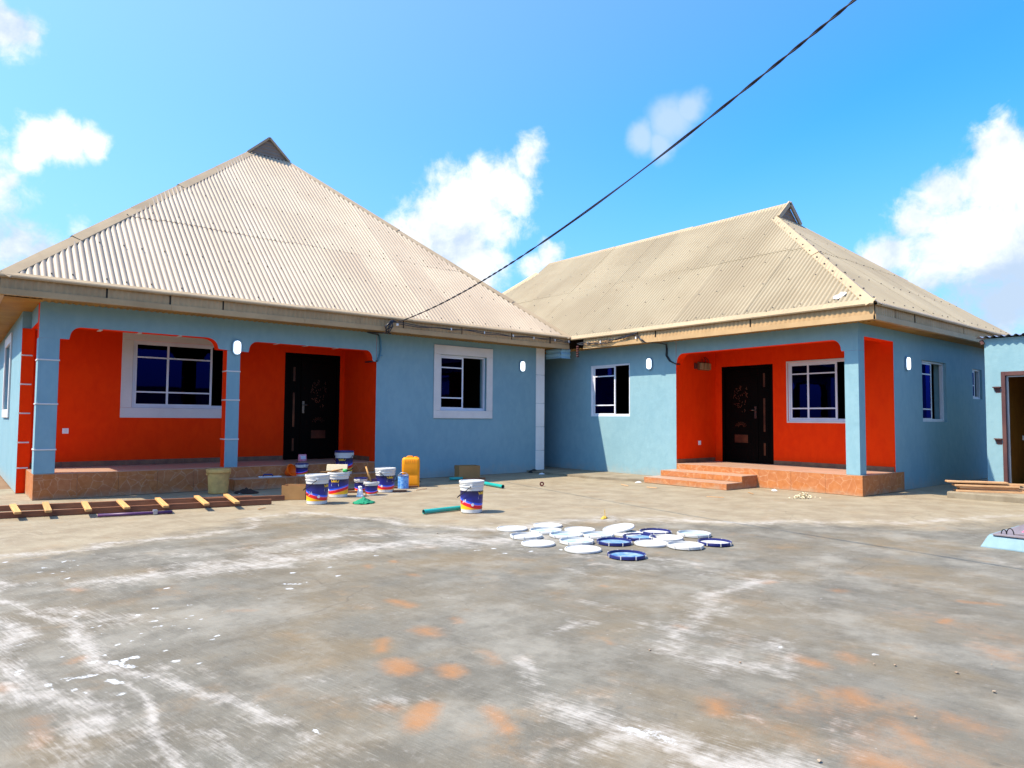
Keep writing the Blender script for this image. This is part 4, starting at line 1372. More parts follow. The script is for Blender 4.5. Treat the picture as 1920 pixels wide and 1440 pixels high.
# ------------------------------------------------------------------ right house: ridge roof, small corner porch
def right_house():
    hs = thing('bungalow', 'blue bungalow with long ridged roof and small orange corner porch, next to the shed', 'house', (11.8, 5.22, 0))
    Xf, Xb, Ys, ZT = 11.80, 13.20, 5.22, 2.94
    XE, YE = 18.25, 19.5
    B, O, I = M['blue'], M['orange'], M['inside']
    mb = MB()
    wall(mb, 'y', Xf, Xf + 0.225, 8.97, YE, 0.0, ZT, [(10.24, 11.46, 1.32, 2.52)], 0, 1, 0, m_lo=2)
    obj('wall', mb, [B, I, O], hs)
    mb = MB()
    wall(mb, 'x', Ys, Ys + 0.225, Xb, XE, 0.0, ZT, [(14.50, 15.74, 1.25, 2.45), (17.30, 17.90, 1.76, 2.42)], 0, 1, 0, m_lo=2)
    obj('wall', mb, [B, I, O], hs)
    mb = MB()
    wall(mb, 'y', XE, XE - 0.225, Ys + .227, YE, 0.0, ZT, [], 0, 1, 0)
    obj('wall', mb, [B, I], hs)
    mb = MB()
    wall(mb, 'x', YE, YE - 0.225, Xf + .23, XE - .23, 0.0, ZT, [], 0, 1, 0)
    obj('wall', mb, [B, I], hs)
    mb = MB()
    wall(mb, 'y', Xb, Xb + 0.225, Ys + 0.225, 8.965, 0.0, ZT, [(5.98, 7.25, 1.24, 2.43), (7.58, 8.80, 0.335, 2.43)], 0, 1, 0)
    obj('porch_wall', mb, [O, I], hs)
    mb = MB()
    wall(mb, 'x', 8.97, 9.195, Xf + 0.227, Xb + 0.225, 0.0, ZT, [], 0, 1, 0)
    obj('porch_wall', mb, [O, I], hs)
    # beam with one wide arch (profile along y)
    def q(y0, z0, y1, z1, n=7):
        pts = []
        for i in range(n + 1):
            a = math.pi / 2 * i / n
            if z1 > z0:
                pts.append((y0 + (y1 - y0) * (1 - math.cos(a)), z0 + (z1 - z0) * math.sin(a)))
            else:
                pts.append((y0 + (y1 - y0) * math.sin(a), z0 + (z1 - z0) * (1 - math.cos(a))))
        return pts
    prof = [(Ys, ZT), (Ys, 2.45), (5.50, 2.45)] + q(5.51, 2.48, 5.67, 2.655) + q(8.78, 2.64, 8.95, 2.46) + [(8.965, 2.44), (8.965, ZT)]
    mb = MB()
    mb.prism(prof, lambda p, a: (a, p[0], p[1]), Xf, Xf + 0.225, 0, 1, 1)
    for i, f in enumerate(mb.f):      # the end of the beam on the gable side is blue
        if all(abs(mb.v[j][1] - Ys) < 1e-6 for j in f):
            mb.m[i] = 0
    obj('arched_beam', mb, [B, O], hs)
    obj('side_beam', (lambda m_: (m_.box(Xf + 0.2265, Xb, Ys, Ys + 0.225, 2.70, ZT, 0, {'z-': 1, 'y+': 1}), m_)[1])(MB()), [B, O], hs)
    mb = MB()
    mb.box(Xf, Xf + 0.23, Ys, Ys + 0.235, 0.347, 2.449, 0, {'x+': 1, 'y+': 1})
    obj('column', mb, [B, O], hs, bevel=0.004)
    mb = MB()
    mb.box(Xf + 0.2265, Xf + 0.2285, Ys + 0.0005, Ys + 0.224, 2.45, 2.70, 1)
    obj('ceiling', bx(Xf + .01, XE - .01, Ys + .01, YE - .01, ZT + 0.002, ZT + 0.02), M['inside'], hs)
    # plinth and steps
    pl = obj('porch_plinth', bx(Xf + 0.002, Xb + 0.28, Ys - 0.028, 8.962, 0.0, 0.337), M['tilebed'], hs)
    tile_front(pl, 'y', Xf + 0.002, Ys - 0.035, 8.962, 0.0, 0.337, -1, tw=0.62)
    tile_front(pl, 'x', Ys - 0.028, Xf - 0.006, Xb + 0.28, 0.0, 0.337, -1, tw=0.60)
    tile_floor(pl, Xf - 0.007, Xb - 0.002, Ys - 0.036, 8.962, 0.338, tw=0.60)
    s1 = obj('porch_step', bx(10.80, 11.79, 7.12, 9.00, 0.0, 0.106), M['tilebed'], hs)
    tile_front(s1, 'y', 10.80, 7.112, 9.00, 0.0, 0.106, -1, tw=0.6)
    tile_front(s1, 'x', 7.12, 10.80, 11.79, 0.0, 0.106, -1, tw=0.6)
    tile_floor(s1, 10.792, 11.26, 7.112, 9.00, 0.107, tw=0.6)
    s2 = obj('porch_step', bx(11.30, 11.79, 7.123, 8.98, 0.1065, 0.218), M['tilebed'], hs)
    tile_front(s2, 'y', 11.30, 7.114, 8.98, 0.1165, 0.218, -1, tw=0.6)
    tile_front(s2, 'x', 7.123, 11.30, 11.79, 0.1065, 0.218, -1, tw=0.6)
    tile_floor(s2, 11.292, 11.79, 7.114, 8.98, 0.219, tw=0.6)
    for i in range(4):
        y0 = Ys + 0.02 + i * 0.585
        obj('skirting_tile', bx(Xb - 0.012, Xb - 0.0005, y0, min(y0 + 0.58, 7.575), 0.348, 0.43), M['skirt'], hs)
    for i in range(2):
        x0 = Xf + 0.01 + i * 0.68
        obj('skirting_tile', bx(x0, x0 + 0.675, 8.958, 8.9695, 0.348, 0.43), M['skirt'], hs)
    # openings
    make_window(hs, (Xb + 0.01, 7.25, 1.24), -math.pi / 2, 1.27, 1.19, 0.97, (0.41,), (0.20, 0.82))
    for a in ((5.95, 7.28, 2.43, 2.46), (5.95, 7.28, 1.21, 1.24), (7.25, 7.28, 1.2405, 2.4295), (5.95, 5.98, 1.2405, 2.4295)):
        obj('trim_board', bx(Xb - 0.012, Xb - 0.0005, a[0], a[1], a[2], a[3]), M['white'], hs, bevel=0.003)
    make_window(hs, (Xf + 0.012, 11.46, 1.32), -math.pi / 2, 1.22, 1.20, 0.74, (0.10,), (0.20, 0.80))
    make_window(hs, (14.50, Ys + 0.05, 1.25), 0, 1.24, 1.20, 0.64, (), (0.19, 0.80))
    make_window(hs, (17.30, Ys + 0.04, 1.76), 0, 0.60, 0.66, 0.30, (), (0.45,))
    make_door(hs, (Xb + 0.02, 8.80, 0.348), -math.pi / 2, 1.22, 2.08, main_left=True)

    # ---------------- roof
    ex0, ex1, ey0, ey1, ez = 11.37, 18.70, 4.76, 19.95, 3.155
    xm, rz_ = (ex0 + ex1) / 2, 6.33
    k = (rz_ - ez) / (xm - ex0)
    zg = 5.93
    yg = 8.22
    ke = (zg - ez) / (yg - ey0)
    hw = (rz_ - zg) / k
    run = yg - ey0
    rb = ey1 - run
    d = 0.035
    und = MB()
    A, Bc, Cc, D = (ex0, ey0, ez - d), (ex1, ey0, ez - d), (ex1, ey1, ez - d), (ex0, ey1, ez - d)
    g1, g2, g3, g4 = (xm - hw, yg, zg - d), (xm + hw, yg, zg - d), (xm + hw, rb, zg - d), (xm - hw, rb, zg - d)
    r1, r2 = (xm, yg + 0.05, rz_ - d), (xm, rb, rz_ - d)
    und.poly([A, Bc, g2, g1]); und.poly([Bc, Cc, g3, r2, r1, g2]); und.poly([Cc, D, g4, g3]); und.poly([D, A, g1, r1, r2, g4]); und.poly([g1, g2, r1]); und.poly([g3, g4, r2])
    rf = obj('roof', und, M['underlay'], hs)
    sl = Vector((1, 0, k)).normalized(); nl = Vector((-k, 0, 1)).normalized(); sml = math.sqrt(1 + k * k)
    sr = Vector((-1, 0, k)).normalized(); nr = Vector((k, 0, 1)).normalized()
    se = Vector((0, 1, ke)).normalized(); ne = Vector((0, -ke, 1)).normalized(); sme = math.sqrt(1 + ke * ke)
    Ly, Lx = ey1 - ey0, ex1 - ex0
    hg = (zg - ez) / k * sml; hr = (rz_ - ez) / k * sml

    def Hs(t):
        q_ = min(t, Ly - t)
        return hr if q_ >= run else max(0.0, q_ / run * hg)
    hx = xm - hw - ex0
    hm = (zg - ez) / ke * sme
    He = lambda t: max(0.0, min(hm, t / hx * hm, (Lx - t) / hx * hm))
    roof_face(rf, (ex0, ey0, ez), (0, 1, 0), sl, nl, Ly, Hs, 2.45, mat='roof2', amp=0.023)
    roof_face(rf, (ex0, ey0, ez), (1, 0, 0), se, ne, Lx, He, 2.30, mat='roof2', amp=0.023)
    roof_face(rf, (ex1, ey0, ez), (0, 1, 0), sr, nr, Ly, Hs, 2.45, width=1.6, mat='roof2', amp=0.023)
    for sx, gx, e in ((1, xm - hw, ex0), (-1, xm + hw, ex1)):
        Ah, Bh = Vector((e, ey0, ez)), Vector((gx, yg, zg))
        ax = (Bh - Ah).normalized()
        d1 = ne.cross(ax).normalized()
        if d1.x * sx < 0:
            d1 = -d1
        ns = nl if sx == 1 else nr
        d2 = ns.cross(ax).normalized()
        if d2.y < 0:
            d2 = -d2
        up = (ne + ns).normalized()
        hip_caps(rf, Ah, Bh, d1, d2, 0.14, up, piece=2.2)
        if sx == 1:
            pts = []
            Lh = (Bh - Ah).length
            for i in range(13):
                p = Ah + ax * (0.25 + (Lh - 0.4) * i / 12)
                pts += [p + d1 * 0.10 + up * 0.028, p + d2 * 0.10 + ax * 0.1 + up * 0.028]
            s_ = MB()
            screw_rows(s_, pts, up, r=0.016)
            so = obj('hip_screws', s_, M['screw'], rf)
            so['kind'] = 'stuff'
    Ah, Bh = Vector((ex0, ey1, ez)), Vector((xm - hw, rb, zg))
    hip_caps(rf, Ah, Bh, (0, -1, 0), (0, 1, 0.4), 0.12, (-0.4, 0.4, 0.8), piece=2.2)
    hip_caps(rf, (xm, yg - 0.08, rz_), (xm, rb, rz_), -sl, -sr, 0.15, (0, 0, 1), piece=2.4)
    gp = MB()
    corr_strip(gp, (xm - hw, yg - 0.0, zg), (0, 0, 1), (1, 0, 0), (0, -1, 0), 0.0, rz_ - zg - 0.02,
               lambda t: hw * t / (rz_ - zg), lambda t: 2 * hw - hw * t / (rz_ - zg), pitch=0.087, amp=0.008)
    obj('gable_panel', gp, M['gable'], rf)
    gb = MB()
    gb.prism([(xm - hw - 0.06, zg - 0.05), (xm + hw + 0.06, zg - 0.05), (xm, rz_ - 0.01)], lambda p, a: (p[0], a, p[1]), yg + 0.015, yg + 0.05)
    obj('gable_backing', gb, M['underlay'], rf)
    for sgn in (-1, 1):
        b = MB()
        b.beam((xm + sgn * (hw + 0.03), yg - 0.07, zg - 0.02), (xm, yg - 0.07, rz_ + 0.015), 0.10, 0.045, up=(0, 1, 0))
        obj('barge_trim', b, M['trim'], rf)
    sc = MB()
    slope_screws(sc, (ex0, ey0, ez), (0, 1, 0), sl, nl, Ly, Hs, (0.12, 0.2, 1.15, 2.05, 2.5, 3.4), every=6)
    slope_screws(sc, (ex0, ey0, ez), (1, 0, 0), se, ne, Lx, He, (0.15, 1.15, 2.25, 3.2), every=5)
    so = obj('roof_screws', sc, M['screw'], rf)
    so['kind'] = 'stuff'
    eave_trim(rf, (ex0, ey1), (ex0, ey0), (-1, 0), ez, sl, w=0.10)
    eave_trim(rf, (ex0, ey0), (ex1, ey0), (0, -1), ez, se, w=0.05)
    fascia_run(hs, (ex0 + 0.02, 11.28), (ex0 + 0.02, ey0 + 0.02), (-1, 0), 2.90, 3.13, gaps=(2.1, 4.3))
    fascia_run(hs, (ex0 + 0.04, ey0 + 0.02), (ex1 - 0.02, ey0 + 0.02), (0, -1), 2.90, 3.13, gaps=(0.78, 1.62, 4.0))
    fascia_run(hs, (ex1 - 0.02, ey0 + 0.04), (ex1 - 0.02, ey1), (1, 0), 2.90, 3.13)
    mb = MB()
    corr_strip(mb, (ex0 + 0.05, ey0 + 0.05, 2.915), (0, 1, 0), (1, 0, 0), (0, 0, -1), 0, 14.9, lambda t: 0, lambda t: 0.375, amp=0.008)
    obj('soffit', mb, M['soffit'], hs)
    mb = MB()
    corr_strip(mb, (ex0 + 0.43, ey0 + 0.05, 2.917), (1, 0, 0), (0, 1, 0), (0, 0, -1), 0, Lx - 0.5, lambda t: 0, lambda t: 0.405, amp=0.008)
    obj('soffit', mb, M['soffit'], hs)
    # bright foil patch riveted on the hip corner
    P0 = Vector((ex0, ey0, ez)) + Vector((0, 1, 0)) * 0.62 + sl * 0.30 + nl * 0.022
    mb = MB()
    for i in range(5):
        a = P0 + Vector((0, 1, 0)) * random.uniform(-0.08, 0.08) + sl * random.uniform(-0.09, 0.09)
        mb.obox(a, Vector((0, 0.05, 0)) + sl * 0.015, sl * 0.035 - Vector((0, 0.015, 0)), nl * 0.004)
    obj('sealing_patch', mb, M['paper'], rf)
    return hs


right = right_house()

# apron of rough concrete along the right house
ap = MB()
ap.prism([(10.86, 9.01), (11.79, 9.01), (11.79, 19.0), (10.9, 19.0), (10.5, 11.9), (10.5, 10.3)], lambda p, a: (p[0], p[1], a), 0.045, -0.02)
ao = obj('pavement', ap, M['concrete'], bevel=0.012)
struct(ao)

# blue-painted corrugated sheet closing the gap between the two eaves
cs = MB()
corr_strip(cs, (11.12, 12.30, 2.69), (0, 0, 1), (0, -1, 0), (-1, 0, 0), 0.0, 0.23, lambda t: 0.0, lambda t: 0.52, pitch=0.10, amp=0.012)
corr_strip(cs, (11.13, 11.78, 2.69), (0, 0, 1), (1, 0, 0), (0, -1, 0), 0.0, 0.23, lambda t: 0.0, lambda t: 0.30, pitch=0.10, amp=0.012)
tag(obj('gutter_sheet', cs, M['bluesheet']), 'blue corrugated metal strip closing the gap between the two roof eaves', 'metal sheet')


# ------------------------------------------------------------------ shed at the right edge
def shed():
    hs = thing('shed', 'small pale blue shed with open dark doorway at the right edge', 'shed', (14.3, 4.12, 0))
    Xs, Y1, Y0 = 14.3, 4.12, -0.5
    B = M['blue']
    mb = MB()
    wall(mb, 'y', Xs, Xs + 0.2, Y0, Y1, 0.0, 2.74, [(2.55, 3.88, 0.10, 2.14)], 0, 1, 0)
    obj('wall', mb, [B, M['ochre']], hs)
    mb = MB()
    wall(mb, 'x', Y1, Y1 - 0.2, Xs + 0.202, 18.0, 0.0, 2.74, [], 0, 1, 0)
    obj('wall', mb, [B, M['ochre']], hs)
    mb = MB()
    wall(mb, 'x', Y0, Y0 + 0.2, Xs + 0.202, 18.0, 0.0, 2.74, [], 0, 1, 0)
    obj('wall', mb, [B, M['ochre']], hs)
    mb = MB()
    wall(mb, 'y', 18.2, 18.0, Y0, Y1, 0.0, 2.74, [], 0, 1, 0)
    obj('wall', mb, [B, M['inside']], hs)
    obj('floor', bx(Xs + 0.2, 18.0, Y0 + 0.2, Y1 - 0.2, 0.0, 0.10), M['concrete'], hs)
    fr = MB()
    fr.box(Xs - 0.015, Xs + 0.06, 3.82, 3.88, 0.10, 2.14)
    fr.box(Xs - 0.015, Xs + 0.06, 2.55, 2.61, 0.10, 2.14)
    fr.box(Xs - 0.014, Xs + 0.059, 2.61, 3.82, 2.07, 2.14)
    f = obj('door_frame', fr, M['frame_brown'], hs, bevel=0.003)
    inn = MB()
    inn.box(Xs + 0.061, Xs + 0.10, 3.79, 3.879, 0.10, 2.139)
    inn.box(Xs + 0.061, Xs + 0.10, 2.61, 3.789, 2.045, 2.139)
    obj('frame_reveal', inn, M['zinc'], f)
    for z in (1.86, 0.95):
        hb = MB()
        hb.box(Xs - 0.055, Xs + 0.0, 3.885, 4.00, z, z + 0.018)
        hb.poly([(Xs - 0.003, 4.0, z), (Xs - 0.003, 3.89, z), (Xs - 0.003, 3.89, z - 0.09), (Xs - 0.003, 3.96, z - 0.09)])
        obj('hinge_bracket', hb, M['frame_brown'], f)
    obj('wall_socket', bx(Xs + 1.3, Xs + 1.385, Y1 - 0.215, Y1 - 0.2005, 0.92, 1.005), M['paper'], hs)
    for i in range(6):
        mb = MB()
        y0 = Y0 - 0.1 + i * 0.8
        corr_strip(mb, (Xs - 0.10, y0, 2.755), (0, 1, 0), (1, 0, 0.02), (0, 0, 1), 0.0, min(0.82, Y1 + 0.12 - y0), lambda t: 0, lambda t: 4.2, lift=0.004 * (i % 2) + 0.01, amp=0.018, pitch=0.11)
        obj('roof_sheet', mb, M['zinc'], hs)
    mb = MB()
    mb.beam((Xs - 0.02, Y1 + 0.05, 2.67), (Xs - 0.02, Y1 - 0.0, 2.69), 0.05, 0.08)
    obj('purlin_end', mb, M['frame_brown'], hs)
    return hs


shed()
slab = obj('door_slab', bx(12.86, 14.29, 2.3, 4.30, -0.02, 0.10), M['concrete'], bevel=0.02)
tag(slab, 'low rough concrete slab before the shed doorway carrying the planks', 'slab')


# ------------------------------------------------------------------ fittings on the houses
def stadium(w, h, n=8):
    """upright rounded outline, centred"""
    r = w / 2
    pts = []
    for i in range(n + 1):
        a = math.pi * i / n
        pts.append((r * math.cos(a), h / 2 - r + r * math.sin(a)))
    for i in range(n + 1):
        a = math.pi + math.pi * i / n
        pts.append((r * math.cos(a), -h / 2 + r + r * math.sin(a)))
    return pts


def wall_light(pos, rz, label):
    t = thing('wall_light', label, 'wall light', pos, rz, 'oval wall lights')
    b = MB()
    b.prism(stadium(0.150, 0.265), lambda p, a: (p[0], a, p[1]), -0.035, 0.0)
    obj('housing', b, M['lampbase'], t, local=True, bevel=0.006)
    d = MB()
    d.prism(stadium(0.112, 0.228), lambda p, a: (p[0], a, p[1]), -0.060, -0.0352)
    obj('diffuser', d, M['lamp'], t, local=True, bevel=0.014)
    return t


wall_light((3.835, 12.2995, 2.455), 0, 'white oval wall light on the arched beam above the middle porch column')
wall_light((10.35, 12.2995, 2.48), 0, 'white oval wall light near the white corner pilaster')
wall_light((11.7995, 9.66, 2.47), -math.pi / 2, 'white oval wall light between the open window and the right porch arch')
wall_light((13.76, 5.2195, 2.33), 0, 'white oval wall light on the shaded end wall facing the shed')


def wall_socket(pos, rz, label):
    t = thing('wall_socket', label, 'wall socket', pos, rz)
    obj('plate', bx(-0.045, 0.045, -0.012, 0, -0.045, 0.045), M['paper'], t, local=True, bevel=0.004)
    obj('rocker', bx(-0.018, 0.018, -0.018, -0.0125, -0.028, 0.028), M['clip'], t, local=True, bevel=0.003)


wall_socket((1.52, 13.7495, 0.99), 0, 'white electrical socket on the orange wall left of the trimmed window')
wall_socket((12.60, 8.9695, 0.76), 0, 'white electrical socket low on the orange side wall beside the right porch door')

# cut-out fuses inside the right porch
fb = thing('fuse_board', 'cluster of cream fuse carriers with dark wires high inside the right porch', 'fuse board', (12.74, 8.9695, 2.43))
obj('backboard', bx(-0.20, 0.22, -0.018, 0, -0.09, 0.09), M['wood_rail'], fb, local=True)
for k, x in enumerate((-0.10, 0.03, 0.15)):
    obj('fuse_carrier', bx(x - 0.045, x + 0.045, -0.085, -0.0185, -0.075, 0.065), M['fuse'], fb, local=True, bevel=0.008)
    mb = MB()
    mb.tube([(x, -0.05, 0.066), (x + 0.01, -0.05, 0.13), (x - 0.06 * k + 0.03, -0.03, 0.20)], 0.007, 6)
    obj('wire', mb, M['cable'], fb, local=True)
obj('junction_box', bx(-0.32, -0.25, -0.05, 0, -0.07, 0.05), M['rust'], fb, local=True, bevel=0.006)


# ------------------------------------------------------------------ overhead supply cable and house wiring
def wobble(path, amp, seed):
    r = random.Random(seed)
    return [(p[0] + r.uniform(-amp, amp), p[1] + r.uniform(-amp, amp), p[2] + r.uniform(-amp, amp)) for p in path]


ca = thing('overhead_cable', 'long black twisted supply cable rising from the left eave across the sky', 'cable', (6.642, 11.64, 3.10))
for s in range(2):
    path = []
    N = 420
    for i in range(N + 1):
        t = 1.95 * i / N
        ln = t * 9.95
        a = 2 * math.pi * ln / (0.62 + 0.12 * math.sin(ln * 0.9)) + math.pi * s
        o = 0.0066 * min(1, ln / 0.3)
        path.append((6.642 - 2.159 * t + o * math.cos(a), 11.64 - 9.667 * t, 3.102 - 0.215 * t + 1.117 * t * t + o * math.sin(a)))
    mb = MB()
    mb.tube(path, 0.0062, 6)
    obj('strand', mb, M['cable'], ca)
# pole that carries its far end, behind the photographer
po = thing('utility_pole', 'wooden pole carrying the far end of the supply cable', 'utility pole', (2.43, -7.2, 0))
mb = MB()
mb.tube([(2.43, -7.21, -0.02), (2.43, -7.21, 4), (2.43, -7.21, 7.6)], [0.13, 0.115, 0.095], 12)
obj('shaft', mb, M['wood_rail'], po)

# knot of cable and insulator on the left fascia
kn = thing('cable_knot', 'tangled black cable bunch hanging on the left fascia where the overhead line lands', 'cable bunch', (6.40, 11.62, 2.95))
for k in range(7):
    r = random.Random(20 + k)
    x = 6.35 + 0.03 * k
    p = [(6.62, 11.63, 3.10), (6.50 + r.uniform(-.03, .03), 11.60, 3.11 + r.uniform(-.03, .02)), (x + r.uniform(-.02, .02), 11.60 + r.uniform(-.02, .02), 3.00),
         (6.42 + r.uniform(-.06, .06), 11.61, 2.90 + r.uniform(-.03, .03)), (6.47 + r.uniform(-.04, .04), 11.63, 2.865), (6.36, 11.72, 2.88), (6.20 + r.uniform(-.03, .03), 11.98, 2.90)]
    mb = MB()
    mb.tube(p, 0.010, 6)
    obj('wire', mb, M['cable'], kn)
obj('insulator', bx(6.62, 6.66, 11.615, 11.655, 3.03, 3.075), M['clip'], kn, bevel=0.006)

cd = thing('cable_conduit', 'blue painted conduit running down the wall into the left porch arch', 'conduit', (6.58, 12.28, 2.38))
mb = MB()
mb.tube([(6.60, 12.28, 2.90), (6.63, 12.275, 2.80), (6.64, 12.275, 2.62), (6.62, 12.275, 2.48), (6.575, 12.285, 2.38)], 0.019, 8)
obj('pipe', mb, M['bluepipe'], cd)
mb = MB()
mb.tube([(6.20, 11.98, 2.90), (6.40, 12.16, 2.905), (6.56, 12.265, 2.915), (6.60, 12.28, 2.89)], 0.014, 6)
obj('wire', mb, M['cable'], cd)
mb = MB()
mb.tube([(6.575, 12.285, 2.385), (6.50, 12.36, 2.372), (6.40, 12.47, 2.362)], 0.017, 6)
obj('wire', mb, M['cable'], cd)
obj('saddle', bx(6.60, 6.665, 12.25, 12.2995, 2.485, 2.51), M['bluepipe'], cd)

wr = thing('fascia_wiring', 'thin black wires clipped along the left fascia towards the corner', 'wiring', (6.7, 11.64, 3.08))
for s in range(2):
    path = []
    for i in range(41):
        x = 6.64 + (11.34 - 6.64) * i / 40
        path.append((x, 11.655 - 0.004 * s, 3.085 + 0.016 * math.sin(x * 3.1 + s * 1.7) - 0.012 * s + 0.008 * math.sin(x * 7.7)))
    mb = MB()
    mb.tube(path, 0.008, 6)
    obj('wire', mb, M['cable'], wr)
for x in (7.9, 8.75, 9.55, 10.15, 10.8, 11.25):
    obj('clip', bx(x, x + 0.022, 11.643, 11.668, 3.055, 3.105), M['clip'], wr)

wr = thing('fascia_wiring', 'tangle of black wires along the right fascia dropping into the right porch arch', 'wiring', (11.35, 11.2, 3.0))
for s in range(5):
    r = random.Random(50 + s)
    path = []
    for i in range(29):
        y = 11.45 - (11.45 - 9.62) * i / 28
        u = i / 28
        path.append((11.345 - 0.004 * s, y, 3.02 - 0.05 * math.sin(math.pi * u * 1.2) * (0.4 + 0.3 * s) + 0.02 * math.sin(y * 9 + s) + 0.05 * u + r.uniform(-.008, .008)))
    mb = MB()
    mb.tube(path, 0.0075, 6)
    obj('wire', mb, M['cable'], wr)
for s in range(2):
    o = 0.03 * s
    p = [(11.34, 9.64, 3.05), (11.33, 9.52 - o, 2.95), (11.36, 9.42, 2.885), (11.60, 9.26, 2.88), (11.77, 9.20 + o * .5, 2.86), (11.782, 9.18 + o, 2.75), (11.782, 9.19 + o, 2.62), (11.782, 9.10 + o, 2.50), (11.785, 8.97, 2.43), (11.90, 8.94, 2.425)]
    mb = MB()
    mb.tube(p, 0.011, 6)
    obj('wire', mb, M['cable'], wr)
for y in (11.1, 10.7, 9.66):
    obj('clip', bx(11.335, 11.357, y, y + 0.03, 2.985, 3.03), M['clip'], wr)
mb = MB()
for k in range(5):
    mb.lathe([(0.0, 0.0), (0.030, 0.004), (0.036, 0.03), (0.022, 0.045), (0.0, 0.045)], 12, 0, (11.32, 11.42, 2.70 + k * 0.055))
obj('insulator_stack', mb, M['rust'], wr)


# ------------------------------------------------------------------ paint buckets
def wrap_text(txt, size, r_at, z, ang, mat, parent, name, italic=0.0, flat_h=0.0015):
    """lettering bent round a bucket; ang: direction (about z) the text faces"""
    cu = bpy.data.curves.new(name, 'FONT')
    cu.body = txt
    cu.size = size
    cu.align_x = 'CENTER'
    cu.shear = italic
    cu.resolution_u = 2
    tmp = bpy.data.objects.new('tmp', cu)
    COL.objects.link(tmp)
    dg = bpy.context.evaluated_depsgraph_get()
    me = bpy.data.meshes.new_from_object(tmp.evaluated_get(dg))
    bpy.data.objects.remove(tmp, do_unlink=True)
    for v in me.vertices:
        zz = z + v.co.y
        rr = r_at(zz) + 0.0022
        a = ang + v.co.x / rr
        v.co = (rr * math.cos(a), rr * math.sin(a), zz)
    me.materials.clear()
    me.materials.append(M[mat])
    o = bpy.data.objects.new(name, me)
    COL.objects.link(o)
    o.parent = parent
    return o


def wrap_poly(polys, r_at, z, ang, mat, parent, name):
    mb = MB()
    for pts in polys:
        out = []
        for (x, y) in pts:
            rr = r_at(z + y) + 0.002
            a = ang + x / rr
            out.append((rr * math.cos(a), rr * math.sin(a), z + y))
        mb.poly(out)
    return obj(name, mb, M[mat], parent, local=True)


CROWN = [[(-.042, -.016), (.042, -.016), (.042, -.004), (-.042, -.004)], [(-.042, -.004), (-.018, -.004), (-.034, .012), (-.054, .026)],
         [(-.024, -.004), (0.0, -.004), (-.004, .012), (-.020, .030)], [(-.004, -.004), (.010, -.004), (.004, .018), (-.004, .018)],
         [(0.0, -.004), (.024, -.004), (.020, .030), (.004, .012)], [(.018, -.004), (.042, -.004), (.054, .026), (.034, .012)]]


